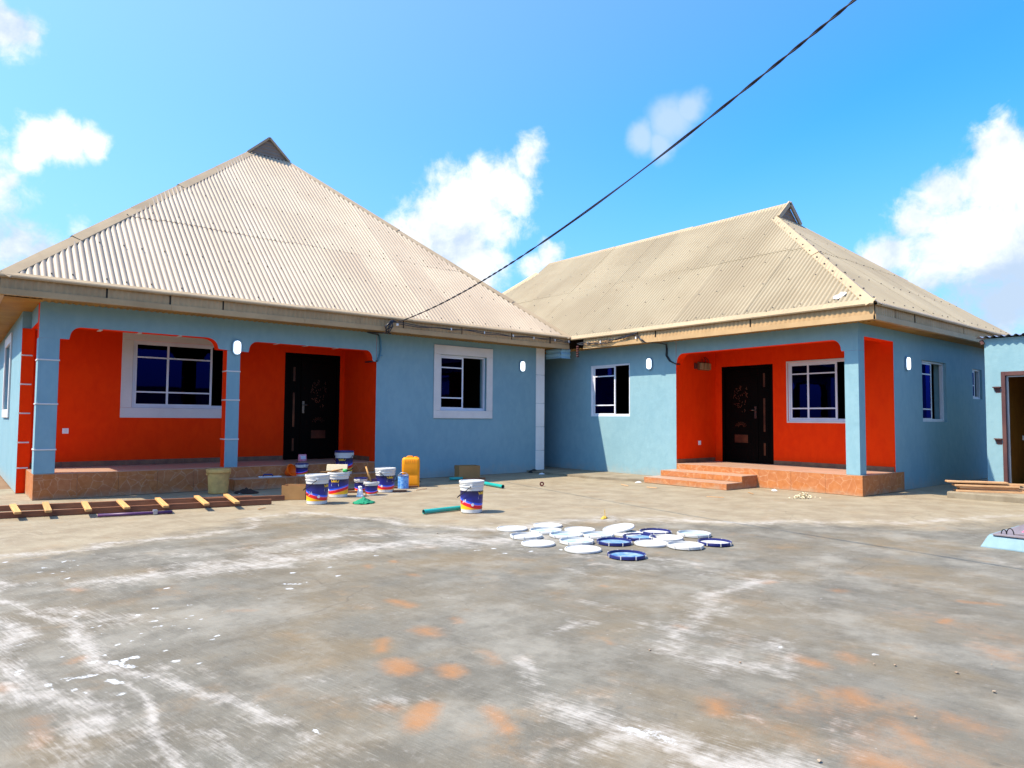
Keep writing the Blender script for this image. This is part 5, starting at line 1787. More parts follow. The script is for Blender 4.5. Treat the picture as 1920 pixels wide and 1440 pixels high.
def paint_bucket(label, pos, H, R, face, lid='white', handle_ang=None, phase=0.0, crown=True, rest=(), group='paint buckets', full=True, handle_drop=0.5):
    """tapered pail with flange rings, printed wrap, lid and bail handle. face: direction the crown faces"""
    t = thing('paint_bucket', label, 'bucket', pos, 0.0, group)
    rb, rt = R * 0.86, R
    r_at = lambda z: rb + (rt - rb) * z / H * 0.92
    body = MB()
    zb = H * 0.80
    body.lathe([(0, 0.004), (rb - 0.008, 0.004), (rb - 0.004, 0.0), (rb, 0.006), (r_at(zb), zb), (r_at(zb) + 0.008, zb + 0.004), (r_at(zb) + 0.009, zb + 0.016),
                (r_at(zb) + 0.001, zb + 0.02), (r_at(H * 0.9), H * 0.885), (rt * 1.02, H * 0.89), (rt * 1.025, H * 0.93), (rt, H * 0.955), (rt - 0.006, H * 0.955), (rt - 0.012, H * 0.80)], 36)
    obj('body', body, M['plasticw'], t, local=True)
    z0, z1 = H * 0.115, H * 0.70
    wrapm = label_mat('bucket_wrap', phase - face, z0, z1)
    lb = MB()
    lb.lathe([(r_at(z0) + 0.0008, z0), (r_at(z1) + 0.0008, z1)], 36)
    obj('printed_wrap', lb, wrapm, t, local=True)
    if full:
        k = H / 0.42
        if crown:
            wrap_poly([[(x * k * 1.35, y * k * 1.35) for x, y in p] for p in CROWN], r_at, H * 0.60, face, 'gold', t, 'crown_emblem')
            wrap_poly([[(-.062 * k, -.016 * k), (.062 * k, -.016 * k), (.062 * k, .016 * k), (-.062 * k, .016 * k)]], r_at, H * 0.475, face, 'print_white', t, 'name_plate')
            tx = wrap_text('PRINCESS', 0.026 * k, lambda z: r_at(z) + 0.0012, H * 0.475 - 0.009 * k, face, 'print_dark', t, 'lettering')
        # slanted white lettering and round seal further round the wrap
        wrap_text('JA', 0.062 * k, r_at, H * 0.34, face - 1.75, 'print_white', t, 'lettering', italic=0.3)
        wrap_poly([[(0.021 * k * math.cos(a), 0.021 * k * math.sin(a)) for a in [2 * math.pi * i / 14 for i in range(14)]]], r_at, H * 0.27, face - 0.95, 'print_white', t, 'seal')
    lm = {'white': 'lidwhite', 'navy': 'lidnavy'}.get(lid)
    if lm:
        ld = MB()
        z = H * 0.93
        ld.lathe([(rt * 1.03, z), (rt * 1.055, z + 0.004), (rt * 1.055, z + H * 0.055), (rt * 1.03, H + 0.002), (rt * 0.97, H + 0.002), (rt * 0.955, H - 0.010), (rt * 0.25, H - 0.010), (rt * 0.22, H - 0.007), (0, H - 0.007)], 36)
        obj('lid', ld, M[lm], t, local=True)
    else:
        ins = MB()
        ins.lathe([(0, H * 0.82), (rt - 0.014, H * 0.82)], 28)
        obj('paint_left_inside', ins, M['lidnavy'], t, local=True)
    # ears and bail
    ha = face + 1.6 if handle_ang is None else handle_ang
    hz = H * 0.845
    for sg in (0, math.pi):
        a = ha + sg
        e = MB()
        rr = r_at(hz) + 0.010
        c, s = math.cos(a), math.sin(a)
        e.obox((rr * c, rr * s, hz), (0.012 * c, 0.012 * s, 0), (-0.02 * s, 0.02 * c, 0), (0, 0, 0.022))
        obj('ear', e, M['plasticw'], t, local=True, bevel=0.004)
    rr = r_at(hz) + 0.022
    path = []
    dirp = Vector((-math.sin(ha), math.cos(ha), 0)) * (1 if handle_drop > 0 else -1)
    hd = abs(handle_drop)
    for i in range(21):
        a = math.pi * i / 20
        ca_, sa = math.cos(a), math.sin(a)
        p = Vector((math.cos(ha), math.sin(ha), 0)) * rr * ca_ + dirp * (rr + 0.012) * sa + Vector((0, 0, hz - hd * H * 0.62 * sa))
        path.append(tuple(p))
    hb = MB()
    hb.tube(path, 0.0055 if H > 0.3 else 0.004, 6)
    obj('handle', hb, M['handle'], t, local=True)
    return t


TOCAM = lambda p: math.atan2(-p[1], -p[0])
pI = (5.451, 7.499, 0.000)
paint_bucket('white lidded paint bucket standing alone in the open yard beside the teal pipes', pI, 0.42, 0.163, TOCAM(pI) + 1.05, 'white', handle_ang=TOCAM(pI) - 0.05, phase=1.6, handle_drop=-0.62)
pA = (4.176, 9.562, 0.000)
paint_bucket('white lidded paint bucket beside the low carton with pink wrapping', pA, 0.42, 0.167, TOCAM(pA) + 1.1, 'white', handle_ang=TOCAM(pA) - 0.02, phase=1.6, handle_drop=-0.62)
pB = (4.807, 10.202, 0.000)
bB = paint_bucket('open paint bucket with brushes and a cream board laid across its rim', pB, 0.405, 0.168, TOCAM(pB) - 0.35, 'none', handle_ang=TOCAM(pB) + 2.0, phase=2.6, handle_drop=0.6)
pC = (5.80, 12.08, 0.191)
paint_bucket('navy lidded paint bucket standing on the left porch step beside the door', pC, 0.43, 0.170, TOCAM(pC) - 0.25, 'navy', handle_ang=TOCAM(pC) + 1.15, phase=2.6, handle_drop=-0.5)
pG = (5.754, 10.406, 0.000)
paint_bucket('white lidded paint bucket in front of the yellow jerrycan', pG, 0.40, 0.168, TOCAM(pG) + 0.55, 'white', handle_ang=TOCAM(pG) - 0.55, phase=1.9, handle_drop=0.6)
pD = (5.00, 12.14, 0.191)
paint_bucket('small paint tub with navy lid on the left porch step next to the orange bowl', pD, 0.215, 0.113, TOCAM(pD) - 0.5, 'navy', handle_ang=TOCAM(pD) + 0.4, phase=2.0, group='small paint tubs', full=False, handle_drop=0.2)
pE = (5.419, 10.643, 0.000)
paint_bucket('small open paint tub behind the white crumpled cup', pE, 0.235, 0.108, TOCAM(pE), 'navy', handle_ang=TOCAM(pE) - 0.3, phase=1.6, group='small paint tubs', full=False, handle_drop=-0.4)
pF = (5.336, 10.105, 0.000)
paint_bucket('small open paint tub leaning a brush, in front of the group by the steps', pF, 0.225, 0.110, TOCAM(pF) + 0.3, 'none', handle_ang=TOCAM(pF) + 1.4, phase=2.0, group='small paint tubs', full=False, handle_drop=0.4)

# brush standing in the small tub
br = thing('paint_brush', 'wide brush with pale wooden handle standing in the small open tub', 'brush', (pF[0], pF[1], 0.19))
mb = MB()
mb.tube([(0.0, 0.0, 0.0), (-0.045, 0.02, 0.14), (-0.085, 0.04, 0.27)], [0.013, 0.016, 0.012], 8)
obj('stick', mb, M['wood_rung'], br, local=True)
obj('ferrule', bx(0.0, 0.10, -0.012, 0.012, 0.02, 0.07), M['purple'], br, local=True, bevel=0.004)

# things across the rim of the open bucket
zt = 0.405
bd = thing('cream_board', 'cream hand board lying on the rim of the open paint bucket', 'board', (pB[0], pB[1], zt - 0.01))
mb = MB()
mb.obox((0.02, 0.10, 0.055), (0.13, -0.10, 0.0), (0.010, 0.013, 0.0), (0.01, 0.012, 0.05))
obj('plate', mb, M['cream'], bd, local=True, bevel=0.004)
mb = MB()
mb.tube([(-0.10, 0.03, 0.012), (0.06, -0.02, 0.035)], 0.012, 8)
obj('grip', mb, M['wood_rung'], bd, local=True)
rl = thing('roller_brush', 'green headed roller brush resting across the open paint bucket', 'brush', (pB[0] + 0.05, pB[1] - 0.05, zt - 0.015))
mb = MB()
mb.tube([(-0.01, -0.02, 0.02), (0.045, -0.055, 0.022)], 0.026, 12)
obj('roller_head', mb, M['brush_green'], rl, local=True)
mb = MB()
mb.tube([(0.04, -0.05, 0.022), (0.10, -0.04, 0.025), (0.13, -0.08, 0.06)], 0.012, 8)
obj('roller_handle', mb, M['black'], rl, local=True)
mb = MB()
mb.beam((-0.30, 0.18, 0.0), (-0.02, 0.02, 0.004), 0.02, 0.008)
obj('stirring_stick', mb, M['wood_rung'], rl, local=True)

# ------------------------------------------------------------------ lids laid out to dry
LIDS = [  # plan position, kind, lift, tilt, label
    ((4.962, 6.045, 0.000), 'white', 0, 'white bucket lid at the far left end of the lid group'),
    ((5.443, 5.975, 0.000), 'white', 0, 'white bucket lid at the back of the group, behind a blue-smeared one'),
    ((5.144, 5.682, 0.000), 'bluein', 0, 'white bucket lid smeared pale blue near the left end of the group'),
    ((5.526, 5.533, 0.000), 'white', 0, 'plain white bucket lid in the middle of the back row'),
    ((4.752, 5.550, 0.000), 'rim', 0, 'white dished bucket lid in the left second row'),
    ((5.137, 5.344, 0.000), 'bluein', 0, 'white bucket lid with pale blue film, third along the second row'),
    ((5.407, 5.142, 0.000), 'bluein', 0, 'white bucket lid with pale blue film touching the navy lids'),
    ((5.765, 5.043, 0.000), 'white', 0, 'white bucket lid lying under a tilted one'),
    ((5.824, 5.220, 0.000), 'tilt', 0.03, 'white bucket lid propped tilted on its neighbour'),
    ((6.070, 4.902, 0.000), 'navywhite', 0, 'navy rimmed lid with white centre at the back of the group'),
    ((5.664, 4.786, 0.000), 'navyblue', 0, 'navy lid half hidden among the white ones, smeared with paint'),
    ((6.296, 4.560, 0.000), 'bluein', 0, 'white bucket lid with pale blue film at the right back'),
    ((4.586, 5.176, 0.000), 'white', 0, 'white bucket lid at the front left corner of the group'),
    ((4.956, 5.008, 0.000), 'bluein', 0, 'white bucket lid with pale blue film just behind the frontmost white lid'),
    ((5.242, 4.756, 0.000), 'navyblue', 0, 'navy lid with bright blue residue in the middle of the group'),
    ((5.495, 4.492, 0.000), 'white', 0, 'white bucket lid right of the central navy lid'),
    ((5.839, 4.575, 0.000), 'cream', 0, 'yellowed bucket lid between white ones'),
    ((5.651, 4.195, 0.000), 'rim', 0, 'white dished bucket lid at the front right of the group'),
    ((6.035, 4.121, 0.000), 'navywhite', 0, 'navy rimmed lid with white centre at the far right end'),
    ((4.726, 4.688, 0.000), 'white', 0, 'white bucket lid nearest the front on the left'),
    ((4.827, 4.230, 0.000), 'navyblue', 0, 'navy lid with blue residue lying alone nearest the camera'),
]


def lid_mesh(kind, r):
    rim, inn = {'white': ('lidwhite', 'lidwhite'), 'rim': ('lidwhite', 'lidwhite'), 'bluein': ('lidwhite', 'lidblue'), 'tilt': ('lidwhite', 'lidwhite'),
                'navywhite': ('lidnavy', 'lidwhite'), 'navyblue': ('lidnavy', 'lidpaint'), 'cream': ('lidwhite', 'lidcream')}[kind]
    a, b = MB(), MB()
    if kind in ('white', 'tilt'):      # crown side up
        a.lathe([(r, 0.0), (r * 1.01, 0.003), (r * 1.01, 0.016), (r * 0.985, 0.021), (r * 0.93, 0.021), (r * 0.92, 0.015)], 40)
        b.lathe([(r * 0.92, 0.015), (r * 0.30, 0.016), (r * 0.28, 0.019), (r * 0.10, 0.019), (r * 0.09, 0.016), (0, 0.016)], 40)
    else:                              # upturned, dished
        a.lathe([(r * 0.97, 0.0), (r * 1.01, 0.006), (r * 1.01, 0.026), (r * 0.99, 0.032), (r * 0.955, 0.032), (r * 0.945, 0.010)], 40)
        b.lathe([(r * 0.945, 0.010), (r * 0.80, 0.008), (r * 0.79, 0.012), (r * 0.45, 0.010), (r * 0.44, 0.013), (0, 0.012)], 40)
    return a, b, M[rim], M[inn]


for i, (p, kind, lift, lab) in enumerate(LIDS):
    r = 0.172 * (1 + 0.03 * math.sin(i * 4.1))
    t = thing('bucket_lid', lab, 'lid', (p[0], p[1], 0.0 + lift), i * 1.7, 'bucket lids spread on the concrete',
              rot=(math.radians(9), math.radians(-5), i * 0.6) if kind == 'tilt' else None)
    a, b, ma, mb_ = lid_mesh(kind, r)
    obj('rim', a, ma, t, local=True)
    obj('disc', b, mb_, t, local=True)
    if kind in ('navyblue', 'navywhite', 'rim', 'bluein'):
        for k in range(8):
            an = 2 * math.pi * k / 8 + 0.2
            c, s_ = math.cos(an), math.sin(an)
            tab = MB()
            tab.obox((r * 1.0 * c, r * 1.0 * s_, 0.0175), (0.008 * c, 0.008 * s_, 0), (-0.004 * s_, 0.004 * c, 0), (0, 0, 0.0155))
            obj('locking_tab', tab, M['lidwhite'] if kind.startswith('navy') else ma, t, local=True)

# ------------------------------------------------------------------ jerrycan, tin, old bucket
def rounded_loft(secs, n=6):
    """loft of rounded rectangles: (z, half w, half d, corner radius)"""
    mb = MB()
    rings = []
    for z, w, d, r in secs:
        ring = []
        for (cx, cy, a0) in ((w - r, d - r, 0), (-w + r, d - r, 90), (-w + r, -d + r, 180), (w - r, -d + r, 270)):
            for k in range(n + 1):
                a = math.radians(a0 + 90 * k / n)
                ring.append((cx + r * math.cos(a), cy + r * math.sin(a), z))
        base = len(mb.v)
        mb.v += ring
        rings.append((base, len(ring)))
    for (b0, c), (b1, _) in zip(rings[:-1], rings[1:]):
        for k in range(c):
            mb.f.append((b0 + k, b0 + (k + 1) % c, b1 + (k + 1) % c, b1 + k)); mb.m.append(0); mb.sm.append(True)
    mb.f.append(tuple(rings[0][0] + k for k in reversed(range(rings[0][1])))); mb.m.append(0); mb.sm.append(False)
    mb.f.append(tuple(rings[-1][0] + k for k in range(rings[-1][1]))); mb.m.append(0); mb.sm.append(False)
    return mb


pj = (6.577, 10.946, 0.000)
jc = thing('jerrycan', 'yellow plastic jerrycan against the blue wall', 'jerrycan', pj, math.radians(-32))
jb = rounded_loft([(0.0, 0.145, 0.105, 0.035), (0.012, 0.158, 0.118, 0.045), (0.06, 0.162, 0.122, 0.045), (0.10, 0.158, 0.119, 0.045), (0.20, 0.160, 0.121, 0.045), (0.215, 0.156, 0.117, 0.045),
                   (0.23, 0.160, 0.121, 0.045), (0.36, 0.162, 0.122, 0.045), (0.46, 0.161, 0.121, 0.045), (0.500, 0.156, 0.116, 0.045), (0.522, 0.143, 0.104, 0.042), (0.530, 0.120, 0.085, 0.035)])
obj('body', jb, M['jerry'], jc, local=True, bevel=0.0)
for k in range(6):
    x = -0.10 + 0.04 * k
    obj('rib', (lambda m_: (m_.beam((x, -0.1225, 0.435), (x, -0.119, 0.495), 0.012, 0.008), m_)[1])(MB()), M['jerry'], jc, local=True, bevel=0.003)
mb = MB()
mb.tube([(-0.085, 0.02, 0.52), (-0.06, 0.02, 0.546), (0.02, 0.02, 0.546), (0.045, 0.02, 0.52)], 0.012, 8)
obj('handle', mb, M['jerry'], jc, local=True)
mb = MB()
mb.lathe([(0.0, 0.0), (0.030, 0.0), (0.030, 0.022), (0.0, 0.023)], 16, 0, (0.088, 0.02, 0.524))
obj('cap', mb, M['jerry'], jc, local=True)

pt = (6.272, 10.692, 0.000)
tn = thing('paint_tin', 'small blue printed tin with wire handle in front of the jerrycan', 'tin', pt, math.radians(-40))
mb = MB()
mb.lathe([(0, 0.003), (0.094, 0.003), (0.098, 0.0), (0.098, 0.008), (0.095, 0.010), (0.095, 0.225), (0.099, 0.228), (0.099, 0.236), (0.090, 0.236), (0.082, 0.225), (0, 0.225)], 32)
obj('body', mb, M['canblue'], tn, local=True)
mb = MB()
mb.lathe([(0.0985, 0.0), (0.0985, 0.010)], 32); mb.lathe([(0.0992, 0.224), (0.100, 0.240), (0.084, 0.240)], 32)
obj('rim', mb, M['zinc'], tn, local=True)
mb = MB()
mb.tube([(0.099 * math.cos(math.pi * i / 16), -0.01, 0.20 + 0.085 * math.sin(math.pi * i / 16)) for i in range(17)], 0.0035, 6)
obj('handle', mb, M['zinc'], tn, local=True)

pb = (3.45, 11.80, 0.0)
ob = thing('old_bucket', 'grubby cream plastic bucket standing before the left porch plinth', 'bucket', pb)
mb = MB()
mb.lathe([(0, 0.004), (0.140, 0.004), (0.146, 0.0), (0.150, 0.01), (0.170, 0.33), (0.186, 0.335), (0.190, 0.35), (0.190, 0.385), (0.183, 0.392), (0.172, 0.39), (0.165, 0.32), (0.145, 0.02), (0, 0.02)], 36)
obj('body', mb, M['oldbucket'], ob, local=True)
for sg in (-1, 1):
    mb = MB()
    mb.box(sg * 0.178 - 0.012, sg * 0.178 + 0.012, -0.02, 0.02, 0.30, 0.335)
    obj('ear', mb, M['oldbucket'], ob, local=True, bevel=0.004)
mb = MB()
mb.tube([(0.185 * math.cos(math.pi * i / 16), 0.20 * math.sin(math.pi * i / 16), 0.318 + 0.05 * math.sin(math.pi * i / 16)) for i in range(17)], 0.004, 6)
obj('handle', mb, M['zinc'], ob, local=True)

# ------------------------------------------------------------------ bits on the porch and step
bw = thing('bowl', 'bright orange plastic bowl tipped on its side on the left porch step', 'bowl', (4.80, 12.16, 0.20), rot=(math.radians(62), math.radians(18), math.radians(20)))
bw.location = (4.80, 12.20, 0.265)
mb = MB()
mb.lathe([(0, -0.075), (0.05, -0.075), (0.055, -0.065), (0.115, 0.055), (0.124, 0.058), (0.124, 0.066), (0.112, 0.066), (0.05, -0.055), (0, -0.055)], 32)
obj('shell', mb, M['redorange'], bw, local=True)
pk = thing('wrapped_packet', 'pink printed packet standing on the left porch floor by the door', 'packet', (5.38, 13.05, 0.384), math.radians(15))
obj('packet_body', bx(-0.085, 0.085, -0.03, 0.03, 0.0, 0.14), M['pink'], pk, local=True, bevel=0.018)
obj('printed_front', bx(-0.06, 0.06, -0.0325, -0.0305, 0.045, 0.11), M['paper'], pk, local=True)
fl = thing('plastering_float', 'blue and white flat trowel lying on the left porch step', 'trowel', (4.42, 12.14, 0.192), math.radians(-12))
obj('blade', bx(-0.19, 0.19, -0.06, 0.06, 0.0, 0.012), M['paper'], fl, local=True, bevel=0.003)
mb = MB()
mb.tube([(-0.12, -0.01, 0.012), (-0.10, -0.01, 0.045), (0.03, -0.01, 0.045), (0.05, -0.01, 0.012)], 0.014, 8)
obj('grip', mb, M['lidnavy'], fl, local=True)

# ------------------------------------------------------------------ cartons
def carton(name, label, pos, rz, w, d, h, tuck=0.0):
    t = thing(name, label, 'carton', pos, rz)
    th = 0.006
    obj('panel', bx(-w / 2, w / 2, -d / 2, -d / 2 + th, 0, h), M['card'], t, local=True)
    obj('panel', bx(-w / 2, w / 2, d / 2 - th, d / 2, 0, h), M['card'], t, local=True)
    obj('panel', bx(-w / 2, -w / 2 + th, -d / 2 + th, d / 2 - th, 0, h), M['card'], t, local=True)
    obj('panel', bx(w / 2 - th, w / 2, -d / 2 + th, d / 2 - th, 0, h), M['card'], t, local=True)
    obj('base', bx(-w / 2 + th, w / 2 - th, -d / 2 + th, d / 2 - th, 0.001, 0.006), M['card'], t, local=True)
    for sg in (-1, 1):
        f = MB()
        f.obox((0, sg * (d / 2 + 0.025), h - 0.035), (w / 2 - 0.003, 0, 0), (0, sg * 0.022, -0.034), (0, 0.002, 0.002))
        if sg > 0:
            obj('flap', f, M['card'], t, local=True)
    return t


c1 = carton('carton', 'low open cardboard carton of pink wrapping beside the front bucket', (4.16, 10.30, 0), math.radians(-40), 0.36, 0.26, 0.21)
wr_ = thing('pink_wrapping', 'crumpled pink plastic wrapping inside the low carton', 'wrapping', (4.16, 10.30, 0.008))


def crumple(w, d, h, seed, n=12, bias=0.0):
    r = random.Random(seed)
    mb = MB()
    P = [[(0, 0, 0)] * (n + 1) for _ in range(n + 1)]
    for i in range(n + 1):
        for j in range(n + 1):
            u, v = i / n * 2 - 1, j / n * 2 - 1
            e = max(0.0, 1 - (u * u + v * v) ** 0.5)
            z = 0 if e <= 0 else h * (0.15 + 0.85 * e ** (0.8 + bias)) * r.uniform(0.55, 1.0)
            a = r.uniform(-0.3, 0.3) / n
            k = 1.0 if e > 0 else 1 / max(1.0, (u * u + v * v) ** 0.5 / r.uniform(0.85, 1.05))
            P[i][j] = (w / 2 * (u * k + a), d / 2 * (v * k - a), z if e > 0 else 0.002)
    for i in range(n):
        for j in range(n):
            mb.poly([P[i][j], P[i + 1][j], P[i + 1][j + 1], P[i][j + 1]], smooth=True)
    return mb


obj('folds', crumple(0.30, 0.22, 0.20, 5), M['pink'], wr_, local=True, rot=(0, 0, math.radians(-40)))
carton('carton', 'brown cardboard carton against the blue wall behind the lone bucket', (8.40, 11.72, 0), math.radians(-16), 0.46, 0.30, 0.27)
sl_ = obj('slat', (lambda m_: (m_.beam((8.08, 11.42, 0.022), (8.55, 11.30, 0.022), 0.05, 0.04), m_)[1])(MB()), M['wood_rail'])
tag(sl_, 'short brown slat in front of the carton by the blue wall', 'slat')
tr = thing('teal_offcut', 'short teal pipe offcut left of the carton by the blue wall', 'pipe', (8.0, 11.52, 0.03))
mb = MB()
mb.tube([(7.86, 11.58, 0.032), (8.10, 11.45, 0.032)], 0.030, 14)
obj('tube', mb, M['teal'], tr)

# ------------------------------------------------------------------ cloths and scraps
def heap(name, label, cat, pos, w, d, h, seed, mat, rz=0.0, bias=0.0):
    t = obj(name, crumple(w, d, h, seed, 14, bias), M[mat], loc=pos, rot=(0, 0, rz))
    return tag(t, label, cat)


heap('green_cloth', 'crumpled green cloth heap on the concrete in front of the paint tubs', 'cloth', (*(4.751, 9.224, 0.000)[:2], 0), 0.36, 0.30, 0.13, 3, 'green', 0.4, 0.8)
heap('dark_rag', 'dark brown rag beside the cream bucket behind the ladder', 'rag', (3.82, 11.55, 0), 0.42, 0.26, 0.10, 4, 'rag', -0.6, 0.5)
heap('black_rag', 'black rag lying at the wall foot right of the jerrycan', 'rag', (7.05, 11.75, 0), 0.42, 0.22, 0.07, 6, 'rag', -0.3)
heap('black_scrap', 'black scrap by the foot of the white corner pilaster', 'rag', (10.62, 12.14, 0), 0.34, 0.22, 0.10, 8, 'black', 0.2)
pc = (5.085, 10.003, 0.000)
cu_ = thing('crumpled_cup', 'white crumpled cup standing beside the green cloth', 'cup', pc)
mb = MB()
mb.lathe([(0, 0.0), (0.062, 0.0), (0.060, 0.015), (0.048, 0.03), (0.044, 0.09), (0.030, 0.12), (0.033, 0.155), (0.018, 0.165), (0, 0.165)], 9)
obj('cup_body', mb, M['paper'], cu_, local=True)
for i, (px, w, seed, lab, mat) in enumerate((((10.641, 9.016, 0.000), 0.16, 31, 'white paper scrap at the corner of the right porch steps', 'paper'), ((10.448, 11.676, 0.000), 0.22, 32, 'blue-white scrap on the alley edge by the pilaster', 'paper'),
                                             ((11.463, 6.578, 0.000), 0.20, 33, 'white wrapper against the foot of the right plinth', 'paper'), ((3.781, 11.603, 0.000), 0.30, 34, 'flat white strip beyond the end of the ladder', 'paper'))):
    heap('paper_scrap', lab, 'scrap', (px[0], px[1], 0), w, w * 0.5, 0.035, seed, mat, seed * 0.4)
ys = thing('yellow_scrap', 'yellow wrapper scrap on the white stain behind the lids', 'scrap', (*(6.455, 6.027, 0.000)[:2], 0), 0.5)
obj('wrapper', crumple(0.20, 0.07, 0.045, 40, 8), M['yellowscrap'], ys, local=True)
mb = MB()
mb.obox((0.03, 0.0, 0.07), (0.015, 0.004, 0.01), (0, 0.004, 0.004), (-0.005, 0, 0.03))
obj('torn_tip', mb, M['yellowscrap'], ys, local=True)
# wood shavings by the plinth
sv = thing('shavings', 'pile of pale curled wood shavings in front of the right plinth', 'shavings', (*(10.760, 5.664, 0.000)[:2], 0))
mb = MB()
r = random.Random(61)
for k in range(90):
    x, y = r.gauss(0, 0.10), r.gauss(0, 0.06)
    z = max(0.004, 0.07 * (1 - (x * x + y * y) / 0.03) * r.random())
    R = r.uniform(0.010, 0.024)
    a0, tl = r.uniform(0, 6.28), r.uniform(-1, 1)
    ax = Vector((math.cos(a0), math.sin(a0), tl)).normalized()
    e1 = ax.orthogonal().normalized(); e2 = ax.cross(e1)
    for i in range(6):
        b0, b1 = 0.8 * i, 0.8 * (i + 1)
        c = Vector((x, y, z + R * 0.6))
        q0, q1 = c + (e1 * math.cos(b0) + e2 * math.sin(b0)) * R, c + (e1 * math.cos(b1) + e2 * math.sin(b1)) * R
        mb.poly([q0, q1, q1 + ax * 0.014, q0 + ax * 0.014])
so = obj('curls', mb, M['cream'], sv, local=True)
so['kind'] = 'stuff'
# roll of tape on edge
tp = thing('tape_roll', 'small brown tape roll standing on the concrete before the alley', 'tape roll', (*(8.556, 9.560, 0.000)[:2], 0.045), rot=(math.radians(90), 0, math.radians(-45)))
mb = MB()
mb.lathe([(0.018, -0.02), (0.042, -0.02), (0.042, 0.02), (0.018, 0.02), (0.018, -0.02)], 20)
obj('roll', mb, M['rust'], tp, local=True)

# ------------------------------------------------------------------ teal pipes
def pipe(name, label, a, b, r):
    a, b = Vector(a), Vector(b)
    t = thing(name, label, 'pipe', a)
    d = (b - a)
    mb = MB()
    mb.tube([(0, 0, 0), d * 0.5, d], r, 16, caps=False)
    mb.tube([(0, 0, 0), d * 0.5, d], r * 0.84, 16, caps=False)
    obj('tube', mb, M['teal'], t, local=True)
    u = d.normalized()
    e = MB()
    for p in (u * 0.012, d - u * 0.012):
        ax = u.orthogonal().normalized(); bx_ = u.cross(ax)
        e.poly([p + (ax * math.cos(k * math.pi / 8) + bx_ * math.sin(k * math.pi / 8)) * r * 0.84 for k in range(16)])
    obj('dark_bore', e, M['black'], t, local=True)


p1, p2 = (4.827, 7.702, 0.000), (5.544, 7.765, 0.000)
pipe('plastic_pipe', 'teal plastic pipe lying left of the lone paint bucket', (p1[0], p1[1], 0.03), (p2[0], p2[1], 0.03), 0.030)
p1, p2 = (7.892, 10.658, 0.000), (7.721, 9.672, 0.000)
pipe('plastic_pipe', 'teal plastic pipe lying behind the lone paint bucket to its right', (p1[0], p1[1], 0.034), (p2[0], p2[1], 0.034), 0.033)

# ------------------------------------------------------------------ ladder, tube
ld = thing('wooden_ladder', 'wooden ladder lying flat along the front of the left porch', 'ladder', (1.0, 10.3, 0))
fr0, fr1 = Vector((-1.15, 10.66, 0)), Vector((3.62, 9.86, 0))
bk0, bk1 = Vector((-1.15, 11.55, 0)), Vector((3.55, 10.46, 0))


def rail(a, b, name='rail'):
    L = (b - a).length
    mb = MB()
    mb.box(0, L, -0.02, 0.02, 0.0, 0.075)
    o = obj(name, mb, M['wood_rail'], ld, local=True, bevel=0.003)
    o.location = a - WLOC[ld.name]
    o.rotation_euler = (0, 0, math.atan2((b - a).y, (b - a).x))


rail(fr0, fr1)
rail(bk0, bk1)
rail(Vector((2.90, 10.50, 0)), Vector((3.95, 10.22, 0)), 'splice_batten')
RUNGS = [((-1.0, 10.62), (-1.12, 11.50)), ((-0.45, 10.53), (-0.55, 11.40)), ((0.05, 10.46), (-0.02, 11.30)),
         ((0.668, 10.079, 0.100), (0.672, 10.953, 0.100)), ((0.970, 10.035, 0.100), (1.022, 10.977, 0.100)), ((1.364, 9.869, 0.100), (1.434, 10.752, 0.100)), ((1.774, 9.822, 0.100), (1.836, 10.684, 0.100)),
         ((2.199, 9.711, 0.100), (2.307, 10.656, 0.100)), ((2.675, 9.641, 0.100), (2.812, 10.622, 0.100)), ((3.049, 9.587, 0.100), (3.213, 10.594, 0.100))]
for i, (a, b) in enumerate(RUNGS):
    a, b = Vector((a[0], a[1], 0)), Vector((b[0], b[1], 0))
    dv = (b - a).normalized()
    a2, b2 = a - dv * 0.03, b + dv * 0.04
    L = (b2 - a2).length
    mb = MB()
    mb.box(0, L, -0.035, 0.035, 0.0765, 0.105)
    o = obj('rung', mb, M['wood_rung'], ld, local=True, bevel=0.004)
    o.location = a2 - WLOC[ld.name]
    o.rotation_euler = (0, 0, math.atan2(dv.y, dv.x))

q1, q2 = (1.457, 9.822, 0.000), (2.262, 9.644, 0.000)
tb = thing('scaffold_tube', 'thin purple steel tube with a clamp lying in front of the ladder', 'tube', (q1[0], q1[1], 0))
mb = MB()
mb.tube([(q1[0], q1[1], 0.021), (q2[0], q2[1], 0.021)], 0.021, 12)
obj('tube', mb, M['purple'], tb)
f = 0.76
cx_, cy_ = q1[0] + (q2[0] - q1[0]) * f, q1[1] + (q2[1] - q1[1]) * f
obj('clamp', bx(cx_ - 0.025, cx_ + 0.025, cy_ - 0.03, cy_ + 0.03, 0.0, 0.062), M['zinc'], tb, bevel=0.006)

